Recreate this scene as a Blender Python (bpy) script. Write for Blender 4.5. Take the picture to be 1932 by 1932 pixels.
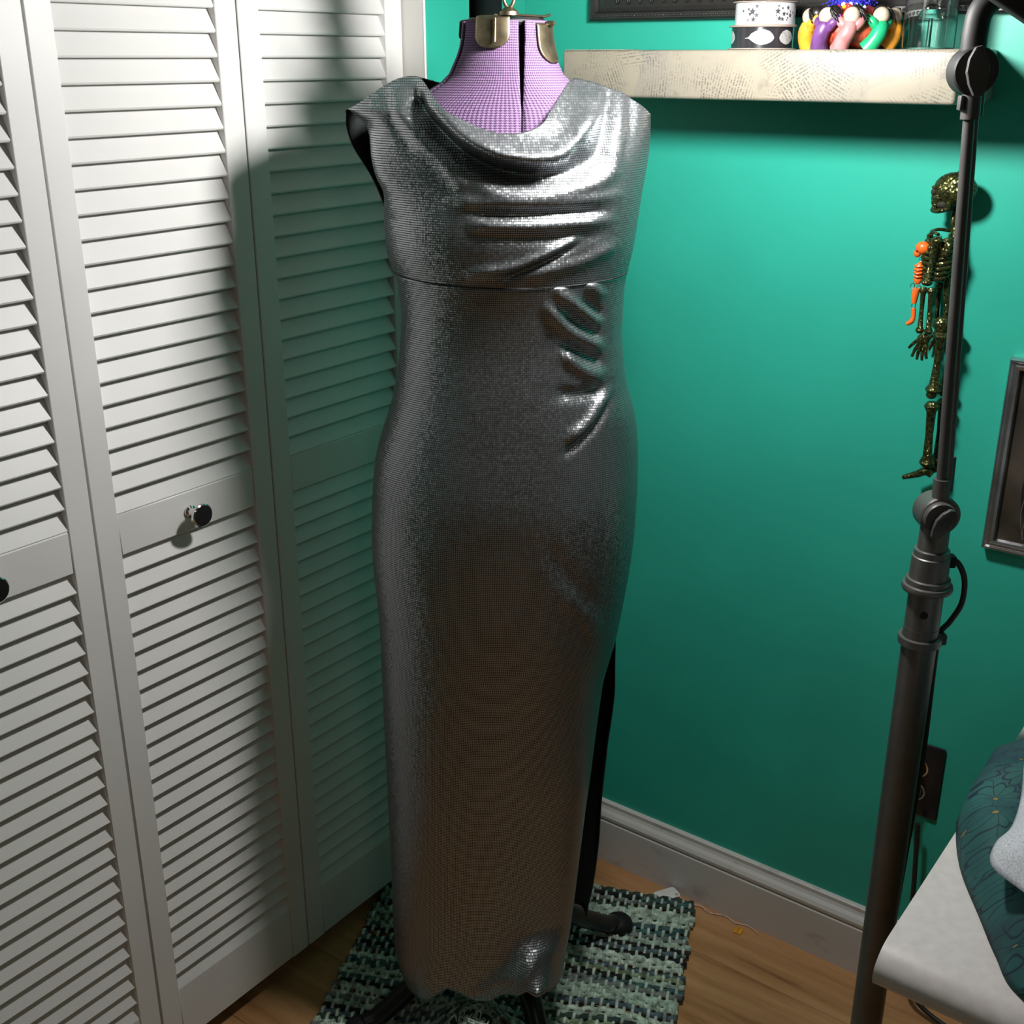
import bpy, bmesh, math, random
from mathutils import Vector, Matrix, noise
from math import sin, cos, pi, radians as R, exp, sqrt
random.seed(7)
for o in list(bpy.data.objects): bpy.data.objects.remove(o)
S = bpy.context.scene
COL = S.collection
# ------------------------------------------------------------------ camera
YAW = R(-53.2)                       # view heading: local x = to the right of the view, local y = away from it
FH = Vector((cos(R(36.8)), sin(R(36.8)), 0)); RT = Vector((sin(R(36.8)), -cos(R(36.8)), 0))
cd = bpy.data.cameras.new('camera'); cam = bpy.data.objects.new('camera', cd); COL.objects.link(cam)
cam.location = (0, 0, 1.45); cam.rotation_euler = (R(90-21.12), 0, YAW)
cd.sensor_width = 36; cd.lens = 36*2224/1932; cd.clip_start = .01
S.camera = cam
# ------------------------------------------------------------------ light
w = bpy.data.worlds.new('world'); S.world = w; w.use_nodes = True
w.node_tree.nodes['Background'].inputs[0].default_value = (.8, .85, 1, 1)
w.node_tree.nodes['Background'].inputs[1].default_value = .02
LAMP_C = Vector((1.125, .605, 1.580))      # middle of the task lamp's light panel
LAMP_POWER = 23.0
FILL_POWER = 1.3
vs = S.view_settings
vs.view_transform = 'Standard'; vs.look = 'None'; vs.gamma = 1; vs.exposure = 0.0
vs.use_curve_mapping = False

# ------------------------------------------------------------------ materials
class NT:
    def __init__(s, name):
        s.m = bpy.data.materials.new(name); s.m.use_nodes = True
        s.t = s.m.node_tree; s.b = s.t.nodes['Principled BSDF']; s.out = s.t.nodes['Material Output']
    def n(s, typ, **k):
        x = s.t.nodes.new('ShaderNode'+typ)
        for a, v in k.items():
            if a.startswith('i_'): 
                key = a[2:]; key = int(key) if key.isdigit() else key
                x.inputs[key].default_value = v
            else: setattr(x, a, v)
        return x
    def l(s, a, b): s.t.links.new(a, b)
    def math(s, op, a, b=None, c=None):
        x = s.n('Math', operation=op)
        for i, v in enumerate((a, b, c)):
            if v is None: continue
            if isinstance(v, (int, float)): x.inputs[i].default_value = v
            else: s.l(v, x.inputs[i])
        return x.outputs[0]
    def vmath(s, op, a, b=None, sc=None):
        x = s.n('VectorMath', operation=op)
        for i, v in enumerate((a, b)):
            if v is None: continue
            if isinstance(v, (tuple, list)): x.inputs[i].default_value = v
            else: s.l(v, x.inputs[i])
        if sc is not None: x.inputs['Scale'].default_value = sc
        return x.outputs['Value'] if op in ('LENGTH', 'DISTANCE', 'DOT_PRODUCT') else x.outputs[0]
    def coord(s, which='Object'): return s.n('TexCoord').outputs[which]
    def ramp(s, f, stops):
        x = s.n('ValToRGB'); e = x.color_ramp.elements
        while len(e) < len(stops): e.new(.5)
        for q, (p, c) in zip(e, stops): q.position = p; q.color = (*c, 1)
        s.l(f, x.inputs[0]); return x.outputs[0]
    def mix(s, f, a, b):
        x = s.n('Mix', data_type='RGBA')
        for i, v in ((0, f), (6, a), (7, b)):
            if isinstance(v, (int, float)): x.inputs[i].default_value = v
            elif isinstance(v, (tuple, list)): x.inputs[i].default_value = (*v, 1)
            else: s.l(v, x.inputs[i])
        return x.outputs[2]
    def noise(s, vec, scale, detail=3, rough=.5):
        x = s.n('TexNoise'); x.inputs['Scale'].default_value = scale; x.inputs['Detail'].default_value = detail; x.inputs['Roughness'].default_value = rough
        s.l(vec, x.inputs['Vector']); return x.outputs[0]
    def bump(s, h, strength, dist=.001):
        x = s.n('Bump'); x.inputs['Strength'].default_value = strength; x.inputs['Distance'].default_value = dist
        s.l(h, x.inputs['Height']); s.l(x.outputs[0], s.b.inputs['Normal'])
    def scale(s, vec, xyz): return s.vmath('MULTIPLY', vec, xyz)
    def set(s, **k):
        for a, v in k.items():
            a = a.replace('_', ' ')
            inp = s.b.inputs[a]
            if hasattr(v, 'is_linked') or isinstance(v, bpy.types.NodeSocket): s.l(v, inp)
            elif isinstance(v, tuple) and len(v) == 3: inp.default_value = (*v, 1)
            else: inp.default_value = v
        return s

def plain(name, col, rough=.5, metal=0., var=.06, vs_=30., bump=0., spec=.5, **k):
    t = NT(name); c = t.coord(); f = t.noise(c, vs_, 3)
    d = tuple(max(0, x*(1-2*var)) for x in col); u = tuple(min(1, x*(1+2*var)) for x in col)
    t.set(Base_Color=t.ramp(f, [(.3, d), (.7, u)]), Roughness=rough, Metallic=metal)
    t.b.inputs['Specular IOR Level'].default_value = spec
    if bump: t.bump(t.noise(c, vs_*6, 2), bump)
    t.set(**k)
    return t.m
MT = {}
MT['teal'] = plain('teal_paint', (.028, .40, .295), .42, var=.03, vs_=5, bump=.05, spec=.35)
MT['white'] = plain('white_door_paint', (.73, .72, .705), .42, var=.015, vs_=8, spec=.35)
MT['jamb'] = plain('jamb_paint', (.70, .69, .65), .5, var=.02, vs_=8)
MT['plaster'] = plain('off_white_plaster', (.34, .32, .29), .8, var=.03, vs_=6)
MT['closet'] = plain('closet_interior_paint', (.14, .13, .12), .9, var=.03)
t = NT('baseboard_paint'); c = t.coord()
f = t.noise(t.scale(c, (1, 4, 9)), 3, 5, .6)
t.set(Base_Color=t.ramp(f, [(.30, (.46, .44, .42)), (.42, (.62, .60, .58))]), Roughness=.45); MT['base'] = t.m
# wood plank
t = NT('oak_laminate'); c = t.coord(); oi = t.n('ObjectInfo').outputs['Random']
sh = t.n('CombineXYZ'); t.l(t.math('MULTIPLY', oi, 13.), sh.inputs[0]); t.l(t.math('MULTIPLY', oi, 29.), sh.inputs[1])
cc = t.vmath('ADD', c, sh.outputs[0])
g = t.noise(t.scale(cc, (26, 2.4, 1)), 1., 8, .62)
g2 = t.noise(t.scale(cc, (9, 1.1, 1)), 1., 4, .6)
col = t.ramp(g, [(.26, (.17, .065, .022)), (.40, (.38, .185, .072)), (.58, (.50, .27, .118)), (.75, (.58, .34, .16))])
kn = t.ramp(g2, [(.62, (1, 1, 1)), (.74, (.45, .33, .25))])
mm = t.n('Mix', data_type='RGBA', blend_type='MULTIPLY'); mm.inputs[0].default_value = 1; t.l(col, mm.inputs[6]); t.l(kn, mm.inputs[7])
t.set(Base_Color=mm.outputs[2], Roughness=.38); t.bump(g, .12); MT['wood'] = t.m
# silver dress fabric: a fine grid of foil dots on a dark knit
t = NT('silver_foil_dot_knit'); uv = t.coord('UV')
cellv = t.vmath('SCALE', uv, sc=1/.0027)
fr = t.vmath('FRACTION', cellv); fl = t.vmath('FLOOR', cellv)
ab = t.vmath('ABSOLUTE', t.vmath('SUBTRACT', fr, (.5, .5, 0)))
sp = t.n('SeparateXYZ'); t.l(ab, sp.inputs[0])
m1 = t.math('LESS_THAN', sp.outputs[0], .37); m2 = t.math('LESS_THAN', sp.outputs[1], .34)
mask = t.math('MULTIPLY', m1, m2)
wn = t.n('TexWhiteNoise', noise_dimensions='3D'); t.l(fl, wn.inputs['Vector'])
jit = t.vmath('SCALE', t.vmath('SUBTRACT', wn.outputs['Color'], (.5, .5, .5)), sc=.22)
gn = t.n('NewGeometry').outputs['Normal']
nn = t.vmath('NORMALIZE', t.vmath('ADD', gn, jit))
t.set(Base_Color=t.mix(mask, (.016, .018, .020), (.50, .525, .55)), Metallic=t.math('MULTIPLY', mask, .97),
      Roughness=t.math('MULTIPLY_ADD', mask, -.28, .63), Normal=nn)
MT['foil'] = t.m
MT['lining'] = plain('dark_green_black_lining', (.012, .018, .016), .9)
# purple knit
def knit(name, lo, hi):
    t = NT(name); uv = t.coord('UV')
    sc = t.vmath('SCALE', uv, sc=1/.0034)
    s2 = t.n('SeparateXYZ'); t.l(sc, s2.inputs[0])
    a = t.math('SINE', t.math('MULTIPLY', s2.outputs[0], 2*pi))
    zz = t.math('ADD', t.math('MULTIPLY', s2.outputs[1], 2*pi*1.25), t.math('MULTIPLY', t.math('ABSOLUTE', a), 1.6))
    b = t.math('SINE', zz)
    h = t.math('ADD', t.math('MULTIPLY', a, .35), t.math('MULTIPLY', b, .5))
    t.set(Base_Color=t.ramp(t.math('MULTIPLY_ADD', h, .5, .5), [(.2, lo), (.75, hi)]), Roughness=.85)
    t.bump(h, .6, .0012); return t.m
MT['knit'] = knit('purple_knit_cover', (.028, .013, .044), (.185, .105, .212))
MT['brass'] = plain('aged_brass', (.21, .172, .112), .42, 1., var=.2, vs_=60)
MT['black'] = plain('black_enamel', (.012, .012, .013), .25)
MT['blackmatte'] = plain('black_plastic', (.008, .008, .009), .6, spec=.3)
MT['postblack'] = plain('flat_black_post', (.002, .003, .003), .9, spec=0)
MT['iron'] = plain('black_cast_iron', (.008, .008, .009), .28)
MT['lampgrey'] = plain('grey_lamp_metal', (.13, .125, .12), .38, .55, var=.05)
MT['lampdark'] = plain('dark_grey_lamp_plastic', (.055, .052, .05), .45, 0., var=.05)
MT['lamphousing'] = plain('black_lamp_housing', (.012, .011, .011), .6)
MT['chrome'] = plain('chrome', (.75, .75, .76), .12, 1., var=.01)
t = NT('lit_lamp_diffuser'); t.set(Base_Color=(.9, .9, .9), Emission_Color=(1, .97, .92), Emission_Strength=4.); MT['diffuser'] = t.m
MT['tabletop'] = plain('pale_grey_laminate', (.66, .60, .59), .33, var=.03, vs_=90)
MT['tableleg'] = plain('beige_table_leg', (.36, .32, .27), .5)
# newsprint decoupage
def newsprint(name):
    t = NT(name); c = t.coord()
    v = t.n('TexVoronoi', feature='F1'); v.inputs['Scale'].default_value = 13; t.l(t.scale(c, (.4, 1, 1)), v.inputs['Vector'])
    sep = t.n('SeparateColor'); t.l(v.outputs['Color'], sep.inputs[0])
    rot = t.n('VectorRotate', rotation_type='X_AXIS'); t.l(c, rot.inputs['Vector']); t.l(t.math('MULTIPLY', t.math('SUBTRACT', sep.outputs[0], .5), 3.4), rot.inputs['Angle'])
    q = t.n('SeparateXYZ'); t.l(rot.outputs[0], q.inputs[0])
    zl = t.math('MULTIPLY', q.outputs[2], 1/.0042)
    line = t.math('LESS_THAN', t.math('FRACT', zl), .42)
    cb = t.n('CombineXYZ'); t.l(t.math('MULTIPLY', q.outputs[1], 420.), cb.inputs[0]); t.l(t.math('MULTIPLY', t.math('FLOOR', zl), 7.3), cb.inputs[1])
    wd = t.math('GREATER_THAN', t.noise(cb.outputs[0], 1., 1), .47)
    txt = t.math('MULTIPLY', line, wd)
    big = t.noise(c, 22, 2)
    fade = t.math('MULTIPLY', txt, t.ramp(big, [(.40, (0, 0, 0)), (.62, (.72, .72, .72))]))
    v2 = t.n('TexVoronoi', feature='F1'); v2.inputs['Scale'].default_value = 9; t.l(t.vmath('ADD', c, (3.1, .7, .2)), v2.inputs['Vector'])
    s3 = t.n('SeparateColor'); t.l(v2.outputs['Color'], s3.inputs[0])
    paper = t.mix(s3.outputs[0], (.285, .255, .195), (.235, .218, .18))
    blot = t.ramp(t.noise(t.scale(c, (1, 1.3, 1)), 38, 5, .7), [(.56, (1, 1, 1)), (.72, (.55, .55, .58))])
    m0 = t.n('Mix', data_type='RGBA', blend_type='MULTIPLY'); m0.inputs[0].default_value = .7; t.l(paper, m0.inputs[6]); t.l(blot, m0.inputs[7])
    t.set(Base_Color=t.mix(fade, m0.outputs[2], (.07, .065, .06)), Roughness=.35)
    t.bump(t.noise(c, 30, 4), .25); return t.m
MT['news'] = newsprint('newspaper_decoupage')
MT['carved'] = plain('black_carved_wood', (.017, .016, .015), .42, bump=.2)
MT['pane_dark'] = plain('dark_art_print', (.03, .027, .024), .15)
MT['silverframe'] = plain('dark_silver_frame', (.58, .58, .61), .28, 1., var=.1, vs_=25)
t = NT('brown_print_under_glass'); c = t.coord()
t.set(Base_Color=t.ramp(t.noise(c, 14, 3), [(.3, (.022, .018, .014)), (.7, (.075, .062, .05))]), Roughness=.12); MT['print'] = t.m
MT['line'] = plain('pale_ink_line', (.16, .15, .14), .5)
# glitter skeleton
t = NT('olive_gold_glitter'); c = t.coord()
v = t.n('TexVoronoi'); v.inputs['Scale'].default_value = 480; t.l(c, v.inputs['Vector'])
j = t.vmath('SCALE', t.vmath('SUBTRACT', v.outputs['Color'], (.5, .5, .5)), sc=.7)
t.set(Base_Color=t.ramp(t.noise(c, 250, 2), [(.35, (.03, .034, .014)), (.65, (.115, .115, .035))]), Metallic=.75, Roughness=.3,
      Normal=t.vmath('NORMALIZE', t.vmath('ADD', t.n('NewGeometry').outputs['Normal'], j))); MT['glitter'] = t.m
MT['socket'] = plain('dark_glitter_hollow', (.012, .013, .006), .8)
MT['orange'] = plain('orange_plastic', (.95, .16, .02), .35, Emission_Color=(1, .15, .01), Emission_Strength=0.)
MT['steel'] = plain('steel_wire', (.5, .5, .5), .25, 1.)
MT['ribbonwhite'] = plain('white_satin_ribbon', (.55, .55, .57), .25, var=.01)
MT['ribbonblack'] = plain('black_satin_ribbon', (.02, .02, .024), .2)
MT['cardboard'] = plain('grey_cardboard', (.34, .27, .23), .8)
MT['starink'] = plain('dark_grey_star_print', (.05, .05, .06), .4)
MT['feather'] = plain('silver_feather_print', (.50, .50, .50), .25, .3, var=.12, vs_=300)
MT['redsatin'] = plain('red_brocade', (.46, .06, .03), .4, var=.3, vs_=160, bump=.4)
for n_, c_ in dict(yellow=(.72, .30, .025), purple=(.11, .04, .155), pink=(.44, .17, .17), green=(.01, .32, .13), cream=(.46, .385, .29), hair=(.012, .010, .009), blue=(.03, .03, .50), bluesatin=(.05, .1, .45)).items():
    MT[n_] = plain(n_+'_doll_satin', c_, .38, var=.12, vs_=90)
for n_, c_ in dict(pw=(.85, .84, .8), py=(.85, .55, .02), pr=(.7, .03, .02), pk=(.02, .03, .03), pg=(.02, .2, .12), pp=(.75, .15, .25)).items():
    MT[n_] = plain('pin_head_'+n_, c_, .2, var=.01)
t = NT('clear_plastic'); t.set(Base_Color=(.96, .98, .97), Roughness=.06, IOR=1.3, Transmission_Weight=1.); t.b.inputs['Specular IOR Level'].default_value = .5
MT['clear'] = t.m
# teal floral cotton
t = NT('teal_floral_cotton'); uv = t.coord('UV')
v = t.n('TexVoronoi', voronoi_dimensions='2D'); v.inputs['Scale'].default_value = 22; v.inputs['Randomness'].default_value = .6; t.l(uv, v.inputs['Vector'])
dv = t.vmath('SUBTRACT', t.vmath('SCALE', uv, sc=22.), t.vmath('SCALE', v.outputs['Position'], sc=22.))
q = t.n('SeparateXYZ'); t.l(dv, q.inputs[0])
ang = t.math('ARCTAN2', q.outputs[1], q.outputs[0]); dist = t.vmath('LENGTH', dv)
pet = t.math('ABSOLUTE', t.math('SINE', t.math('MULTIPLY', ang, 6.)))
ln = t.math('LESS_THAN', t.math('MULTIPLY', pet, dist), .042)
edge = t.math('LESS_THAN', t.math('ABSOLUTE', t.math('SUBTRACT', dist, t.math('MULTIPLY_ADD', pet, .10, .38))), .024)
dark = t.math('MAXIMUM', ln, edge)
gold = t.math('LESS_THAN', dist, .045)
base = t.ramp(t.noise(uv, 14, 3), [(.35, (.010, .045, .055)), (.65, (.016, .11, .10))])
t.set(Base_Color=t.mix(gold, t.mix(dark, base, (.006, .022, .045)), (.25, .17, .03)), Roughness=.8); MT['floral'] = t.m
# tulle
t = NT('white_glitter_tulle'); c = t.coord()
t.set(Base_Color=(.62, .63, .68), Roughness=.7, Alpha=t.ramp(t.noise(c, 600, 1), [(.25, (.55, .55, .55)), (.6, (.95, .95, .95))]))
v = t.n('TexVoronoi'); v.inputs['Scale'].default_value = 160; t.l(c, v.inputs['Vector'])
spk = t.math('LESS_THAN', v.outputs['Distance'], .09)
t.set(Metallic=spk, Base_Color=t.mix(spk, (.60, .61, .66), (1, 1, 1))); MT['tulle'] = t.m
# rag rug colours
def rag(name, c1): 
    return plain(name, c1, .95, var=.32, vs_=75, bump=.5)
RUGC = [rag('mint_rag', (.36, .47, .38)), rag('pale_mint_rag', (.46, .56, .47)), rag('sage_rag', (.20, .27, .16)), rag('slate_rag', (.075, .11, .13)),
        rag('dark_green_rag', (.03, .055, .045)), rag('black_rag', (.010, .011, .012)), rag('teal_rag', (.05, .12, .12)), rag('rust_rag', (.16, .06, .03)), rag('grey_rag', (.17, .19, .18))]
MT['warp'] = rag('pale_mint_cord', (.44, .54, .45))
MT['tag'] = plain('white_paper_tag', (.75, .75, .73), .6)
MT['thread'] = plain('pink_white_thread', (.7, .52, .46), .8)
MT['clip'] = plain('orange_yellow_plastic', (.72, .33, .02), .4)
MT['cord'] = plain('black_rubber_cord', (.012, .012, .012), .5)

# ------------------------------------------------------------------ mesh helpers
def link(o, parent=None):
    COL.objects.link(o)
    if parent: o.parent = parent
    return o
def obj(name, verts, faces, mat, parent=None, smooth=False, uvs=None):
    me = bpy.data.meshes.new(name); me.from_pydata([tuple(v) for v in verts], [], faces); 
    for m in (mat if isinstance(mat, list) else [mat]): me.materials.append(MT[m] if isinstance(m, str) else m)
    if smooth: me.polygons.foreach_set('use_smooth', [True]*len(me.polygons))
    if uvs:
        ul = me.uv_layers.new(name='UVMap')
        for lp in me.loops: ul.data[lp.index].uv = uvs[lp.vertex_index]
    me.validate()
    return link(bpy.data.objects.new(name, me), parent)
def bobj(name, bm, mat, parent=None, smooth=False, autos=None):
    me = bpy.data.meshes.new(name); bmesh.ops.recalc_face_normals(bm, faces=bm.faces[:]); bm.to_mesh(me); bm.free()
    for m in (mat if isinstance(mat, list) else [mat]): me.materials.append(MT[m] if isinstance(m, str) else m)
    if smooth: me.polygons.foreach_set('use_smooth', [True]*len(me.polygons))
    if autos: me.set_sharp_from_angle(angle=R(autos))
    return link(bpy.data.objects.new(name, me), parent)
def bx(bm, lo, hi, bev=0, seg=2):
    c = [(a+b)/2 for a, b in zip(lo, hi)]; s = [abs(b-a) for a, b in zip(lo, hi)]
    r = bmesh.ops.create_cube(bm, size=1, matrix=Matrix.Translation(c) @ Matrix.Diagonal((*s, 1)))
    if bev:
        es = list({e for v in r['verts'] for e in v.link_edges})
        bmesh.ops.bevel(bm, geom=es, offset=bev, segments=seg, affect='EDGES', profile=.5)
def box(name, lo, hi, mat, parent=None, bev=0, seg=2):
    bm = bmesh.new(); bx(bm, lo, hi, bev, seg); return bobj(name, bm, mat, parent, bool(bev), 40 if bev else None)
def tube_data(path, rad, n=10, cap=True, flat=1.):
    path = [Vector(p) for p in path]; m = len(path); rad = rad if isinstance(rad, (list, tuple)) else [rad]*m
    vs_, fs = [], []; up = None
    for i, p in enumerate(path):
        tg = (path[min(i+1, m-1)]-path[max(i-1, 0)]).normalized()
        if up is None: up = Vector((0, 0, 1)) if abs(tg.z) < .9 else Vector((1, 0, 0))
        a = tg.cross(up).normalized(); b = a.cross(tg).normalized(); up = b
        for k in range(n):
            th = 2*pi*k/n; vs_.append(p+a*(cos(th)*rad[i])+b*(sin(th)*rad[i]*flat))
    for i in range(m-1):
        for k in range(n):
            fs.append((i*n+k, i*n+(k+1) % n, (i+1)*n+(k+1) % n, (i+1)*n+k))
    if cap: fs.append(tuple(range(n-1, -1, -1))); fs.append(tuple((m-1)*n+k for k in range(n)))
    return vs_, fs
def smoothpath(pts, k=8):
    P = [Vector(p) for p in pts]; P = [P[0]*2-P[1]]+P+[P[-1]*2-P[-2]]; out = []
    for i in range(1, len(P)-2):
        for j in range(k):
            t_ = j/k; a, b, c_, d = P[i-1:i+3]
            out.append(.5*((2*b)+(c_-a)*t_+(2*a-5*b+4*c_-d)*t_**2+(3*b-a-3*c_+d)*t_**3))
    out.append(P[-2]); return out
def tube(name, pts, rad, mat, parent=None, n=10, k=8, flat=1.):
    if k > 1 and len(pts) > 2:
        path = smoothpath(pts, k)
        if isinstance(rad, (list, tuple)):
            rad = [rad[min(int(i/k), len(rad)-2)]*(1-(i/k-min(int(i/k), len(rad)-2)))+rad[min(int(i/k), len(rad)-2)+1]*(i/k-min(int(i/k), len(rad)-2)) for i in range(len(path))]
    else: path = pts
    v, f = tube_data(path, rad, n, flat=flat); o = obj(name, v, f, mat, parent, True); o.data.set_sharp_from_angle(angle=R(50)); return o
def lathe_bm(bm, prof, n=32, M=Matrix()):
    rings = []
    for r, z in prof:
        if r < 1e-6: rings.append([bm.verts.new(M @ Vector((0, 0, z)))])
        else: rings.append([bm.verts.new(M @ Vector((r*cos(2*pi*k/n), r*sin(2*pi*k/n), z))) for k in range(n)])
    for a, b in zip(rings, rings[1:]):
        for k in range(n):
            k2 = (k+1) % n
            if len(a) == 1 and len(b) == 1: break
            if len(a) == 1: bm.faces.new((a[0], b[k], b[k2]))
            elif len(b) == 1: bm.faces.new((a[k], a[k2], b[0]))
            else: bm.faces.new((a[k], a[k2], b[k2], b[k]))
def lathe(name, prof, mat, parent=None, n=32, M=Matrix(), ang=35):
    bm = bmesh.new(); lathe_bm(bm, prof, n, M); return bobj(name, bm, mat, parent, True, ang)
def ball_bm(bm, c, r, u=16, v=10, rot=None):
    r = r if isinstance(r, (tuple, list)) else (r, r, r)
    M = Matrix.Translation(c) @ (rot.to_4x4() if rot else Matrix()) @ Matrix.Diagonal((*r, 1))
    bmesh.ops.create_uvsphere(bm, u_segments=u, v_segments=v, radius=1, matrix=M)
def ball(name, c, r, mat, parent=None, u=16, v=10, rot=None):
    bm = bmesh.new(); ball_bm(bm, c, r, u, v, rot); return bobj(name, bm, mat, parent, True)
def prism(name, pts, x0, x1, mat, parent=None, axis=0, bev=0):   # outline pts in the two other axes, extruded along axis
    bm = bmesh.new()
    def mk(a, p): q = [0, 0, 0]; o_ = [i for i in range(3) if i != axis]; q[axis] = a; q[o_[0]] = p[0]; q[o_[1]] = p[1]; return q
    A = [bm.verts.new(mk(x0, p)) for p in pts]; B = [bm.verts.new(mk(x1, p)) for p in pts]; n = len(pts)
    bm.faces.new(A); bm.faces.new(B[::-1])
    for i in range(n): bm.faces.new((A[i], B[i], B[(i+1) % n], A[(i+1) % n]))
    if bev: bmesh.ops.bevel(bm, geom=bm.edges[:], offset=bev, segments=2, affect='EDGES', profile=.5)
    return bobj(name, bm, mat, parent, bool(bev), 40 if bev else None)
def copy(o, parent=None):
    c_ = o.copy(); return link(c_, parent)
def tag(o, label, cat, group=None, kind=None):
    if label: o['label'] = label
    if cat: o['category'] = cat
    if group: o['group'] = group
    if kind: o['kind'] = kind
    return o
def thing(name, label, cat, loc=(0, 0, 0), rz=0, group=None, kind=None):
    o = bpy.data.objects.new(name, None); COL.objects.link(o); o.empty_display_size = .05
    o.location = loc; o.rotation_euler = (0, 0, rz); return tag(o, label, cat, group, kind)
def interp(tab, x):
    if x <= tab[0][0]: return tab[0][1]
    for (a, b), (c_, d) in zip(tab, tab[1:]):
        if x <= c_: 
            u = (x-a)/(c_-a); return b+(d-b)*u
    return tab[-1][1]

# ================================================================== SETTING
XB = 1.634; YW = 1.197; YD = 1.237; XJ = 1.389; ZC = 2.3
X0, Y0 = -1.5, -1.7
# floor of planks running along the right wall
fl = thing('floor', 'warm oak laminate plank floor', 'floor', kind='structure')
box('subfloor', (X0, Y0, -.04), (XB, 1.9, -.0115), 'closet', fl)
pw, plen = .193, 1.215
bm = bmesh.new(); bx(bm, (0, 0, -.011), (pw-.0006, plen-.0006, 0), .0008, 1); base_pl = bobj('plank', bm, 'wood', fl); first = True
i = 0; x = XB-pw+.06
while x > X0-pw:
    y = -2.25-(i*.431) % plen
    while y < 1.9:
        p = base_pl if first else copy(base_pl, fl); first = False
        p.location = (x, y, 0); y += plen
    x -= pw; i += 1
# right wall, baseboard
tag(box('wall_right', (XB, Y0, -.04), (XB+.1, 1.9, ZC), 'teal'), 'teal painted wall on the right behind the shelf', 'wall', kind='structure')
prof = [(XB, 0), (XB-.019, 0), (XB-.019, .088), (XB-.0165, .0905), (XB-.0165, .0935), (XB-.019, .0955), (XB-.0195, .101), (XB-.016, .107), (XB-.011, .112), (XB-.0085, .117), (XB-.0085, .124), (XB-.006, .126), (XB, .126)]
tag(prism('baseboard_right', prof, Y0, YW, 'base', axis=1), 'scuffed white baseboard along the teal wall', 'baseboard', kind='structure')
bpy.data.objects['baseboard_right'].data.polygons.foreach_set('use_smooth', [False]*len(bpy.data.objects['baseboard_right'].data.polygons))
# left wall: strip beside the closet, header over it, return to the far left
wl = thing('wall_left', 'teal painted closet wall beside the louvered doors', 'wall', kind='structure')
box('wall_strip', (XJ+.004, YW, -.04), (XB, 1.33, ZC), 'teal', wl)
box('wall_header', (X0, YW, 1.885), (XJ+.004, 1.33, ZC), 'teal', wl)
box('wall_return', (X0, YW, -.04), (.16, 1.33, 1.885), 'teal', wl)
tj = thing('trim_1', 'white closet jamb at the end of the louvered doors', 'trim', kind='structure')
box('jamb_board', (XJ-.0, YW, 0), (XJ+.004, 1.33, 1.885), 'jamb', tj)
tube('corner_bead', [(XJ+.001, YW+.0005, 0), (XJ+.001, YW+.0005, 1.88)], .0016, 'white', tj, n=6)
box('stop_strip', (XJ-.006, YD+.034, 0), (XJ, YD+.06, 1.885), 'jamb', tj)
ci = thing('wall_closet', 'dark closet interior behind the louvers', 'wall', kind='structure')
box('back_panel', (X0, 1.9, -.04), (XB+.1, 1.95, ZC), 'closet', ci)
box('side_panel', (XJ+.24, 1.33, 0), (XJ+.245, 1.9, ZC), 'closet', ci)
tag(box('ceiling', (X0, Y0, ZC), (XB+.1, 1.95, ZC+.05), 'plaster'), 'off-white ceiling', 'ceiling', kind='structure')
tag(box('wall_back', (X0, Y0-.05, -.04), (XB+.1, Y0, ZC), 'plaster'), 'off-white wall behind the camera', 'wall', kind='structure')
tag(box('wall_far_left', (X0-.05, Y0, -.04), (X0, 1.95, ZC), 'plaster'), 'off-white wall far to the left', 'wall', kind='structure')

# louvered bifold doors
PITCH = .02863
def slat_mesh(wid):
    # cross-section: bottom edge stands out to the room, top edge leans in
    a = .0325; th = .0058; ang = R(27); dy, dz = sin(ang), cos(ang)
    p0 = Vector((0, .001, 0)); ax = Vector((0, dy, dz)); nr = Vector((0, -dz, dy))
    pts = [p0, p0+ax*a, p0+ax*a-nr*th, p0-nr*th]
    pts = [p0+nr*0+ax*.0012, p0+ax*a, p0+ax*a-nr*th, p0-nr*th+ax*.0012, p0-nr*(th*.7), p0-nr*(th*.3)]
    bm = bmesh.new(); A = [bm.verts.new((0, p.y, p.z)) for p in pts]; B = [bm.verts.new((wid, p.y, p.z)) for p in pts]
    bm.faces.new(A); bm.faces.new(B[::-1]); n = len(pts)
    for i in range(n): bm.faces.new((A[i], B[i], B[(i+1) % n], A[(i+1) % n]))
    bmesh.ops.recalc_face_normals(bm, faces=bm.faces[:])
    me = bpy.data.meshes.new('slat'); bm.to_mesh(me); bm.free(); me.materials.append(MT['white']); return me
def door(name, x0, x1, label, knob=False, st=.034):
    d = thing(name, label, 'door', (x0, YD, .04), kind='structure')
    W = x1-x0-.0022; th = .027; T = 1.80
    for xa in (0, W-st): box('stile', (xa, 0, 0), (xa+st, th, T), 'white', d, .0012, 1)
    def rail(z0, z1): return box('rail', (st, .0012, z0), (W-st, th-.001, z1), 'white', d, .0015, 1)
    rail(0, .100); mid = rail(.810, .866); rail(T-.09, T)
    me = slat_mesh(W-2*st); 
    for k in range(25):
        s = link(bpy.data.objects.new('slat', me), d); s.location = (st, 0, .0985+k*.02852)
    z = .866+.0005
    while z < T-.10:
        s = link(bpy.data.objects.new('slat', me), d); s.location = (st, 0, z); z += PITCH
    if knob:
        M = Matrix.Translation((W/2-.002, 0, .838)) @ Matrix.Rotation(R(90), 4, 'X')
        k = lathe('knob', [(0, 0), (.0085, 0), (.0085, .002), (.0055, .004), (.005, .016), (.008, .019), (.0145, .0215), (.016, .024), (.016, .027), (.0146, .0282), (.0142, .0282)], 'chrome', d, 28, M)
        lathe('knob_face', [(.0142, .0280), (.0, .0286)], 'black', k, 28, M)
    return d
door('door_1', .185, .484, 'white louvered closet panel at the far left edge')
door('door_2', .484, .783, 'white louvered closet panel cut off by the left edge, knob at its middle', True)
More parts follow.
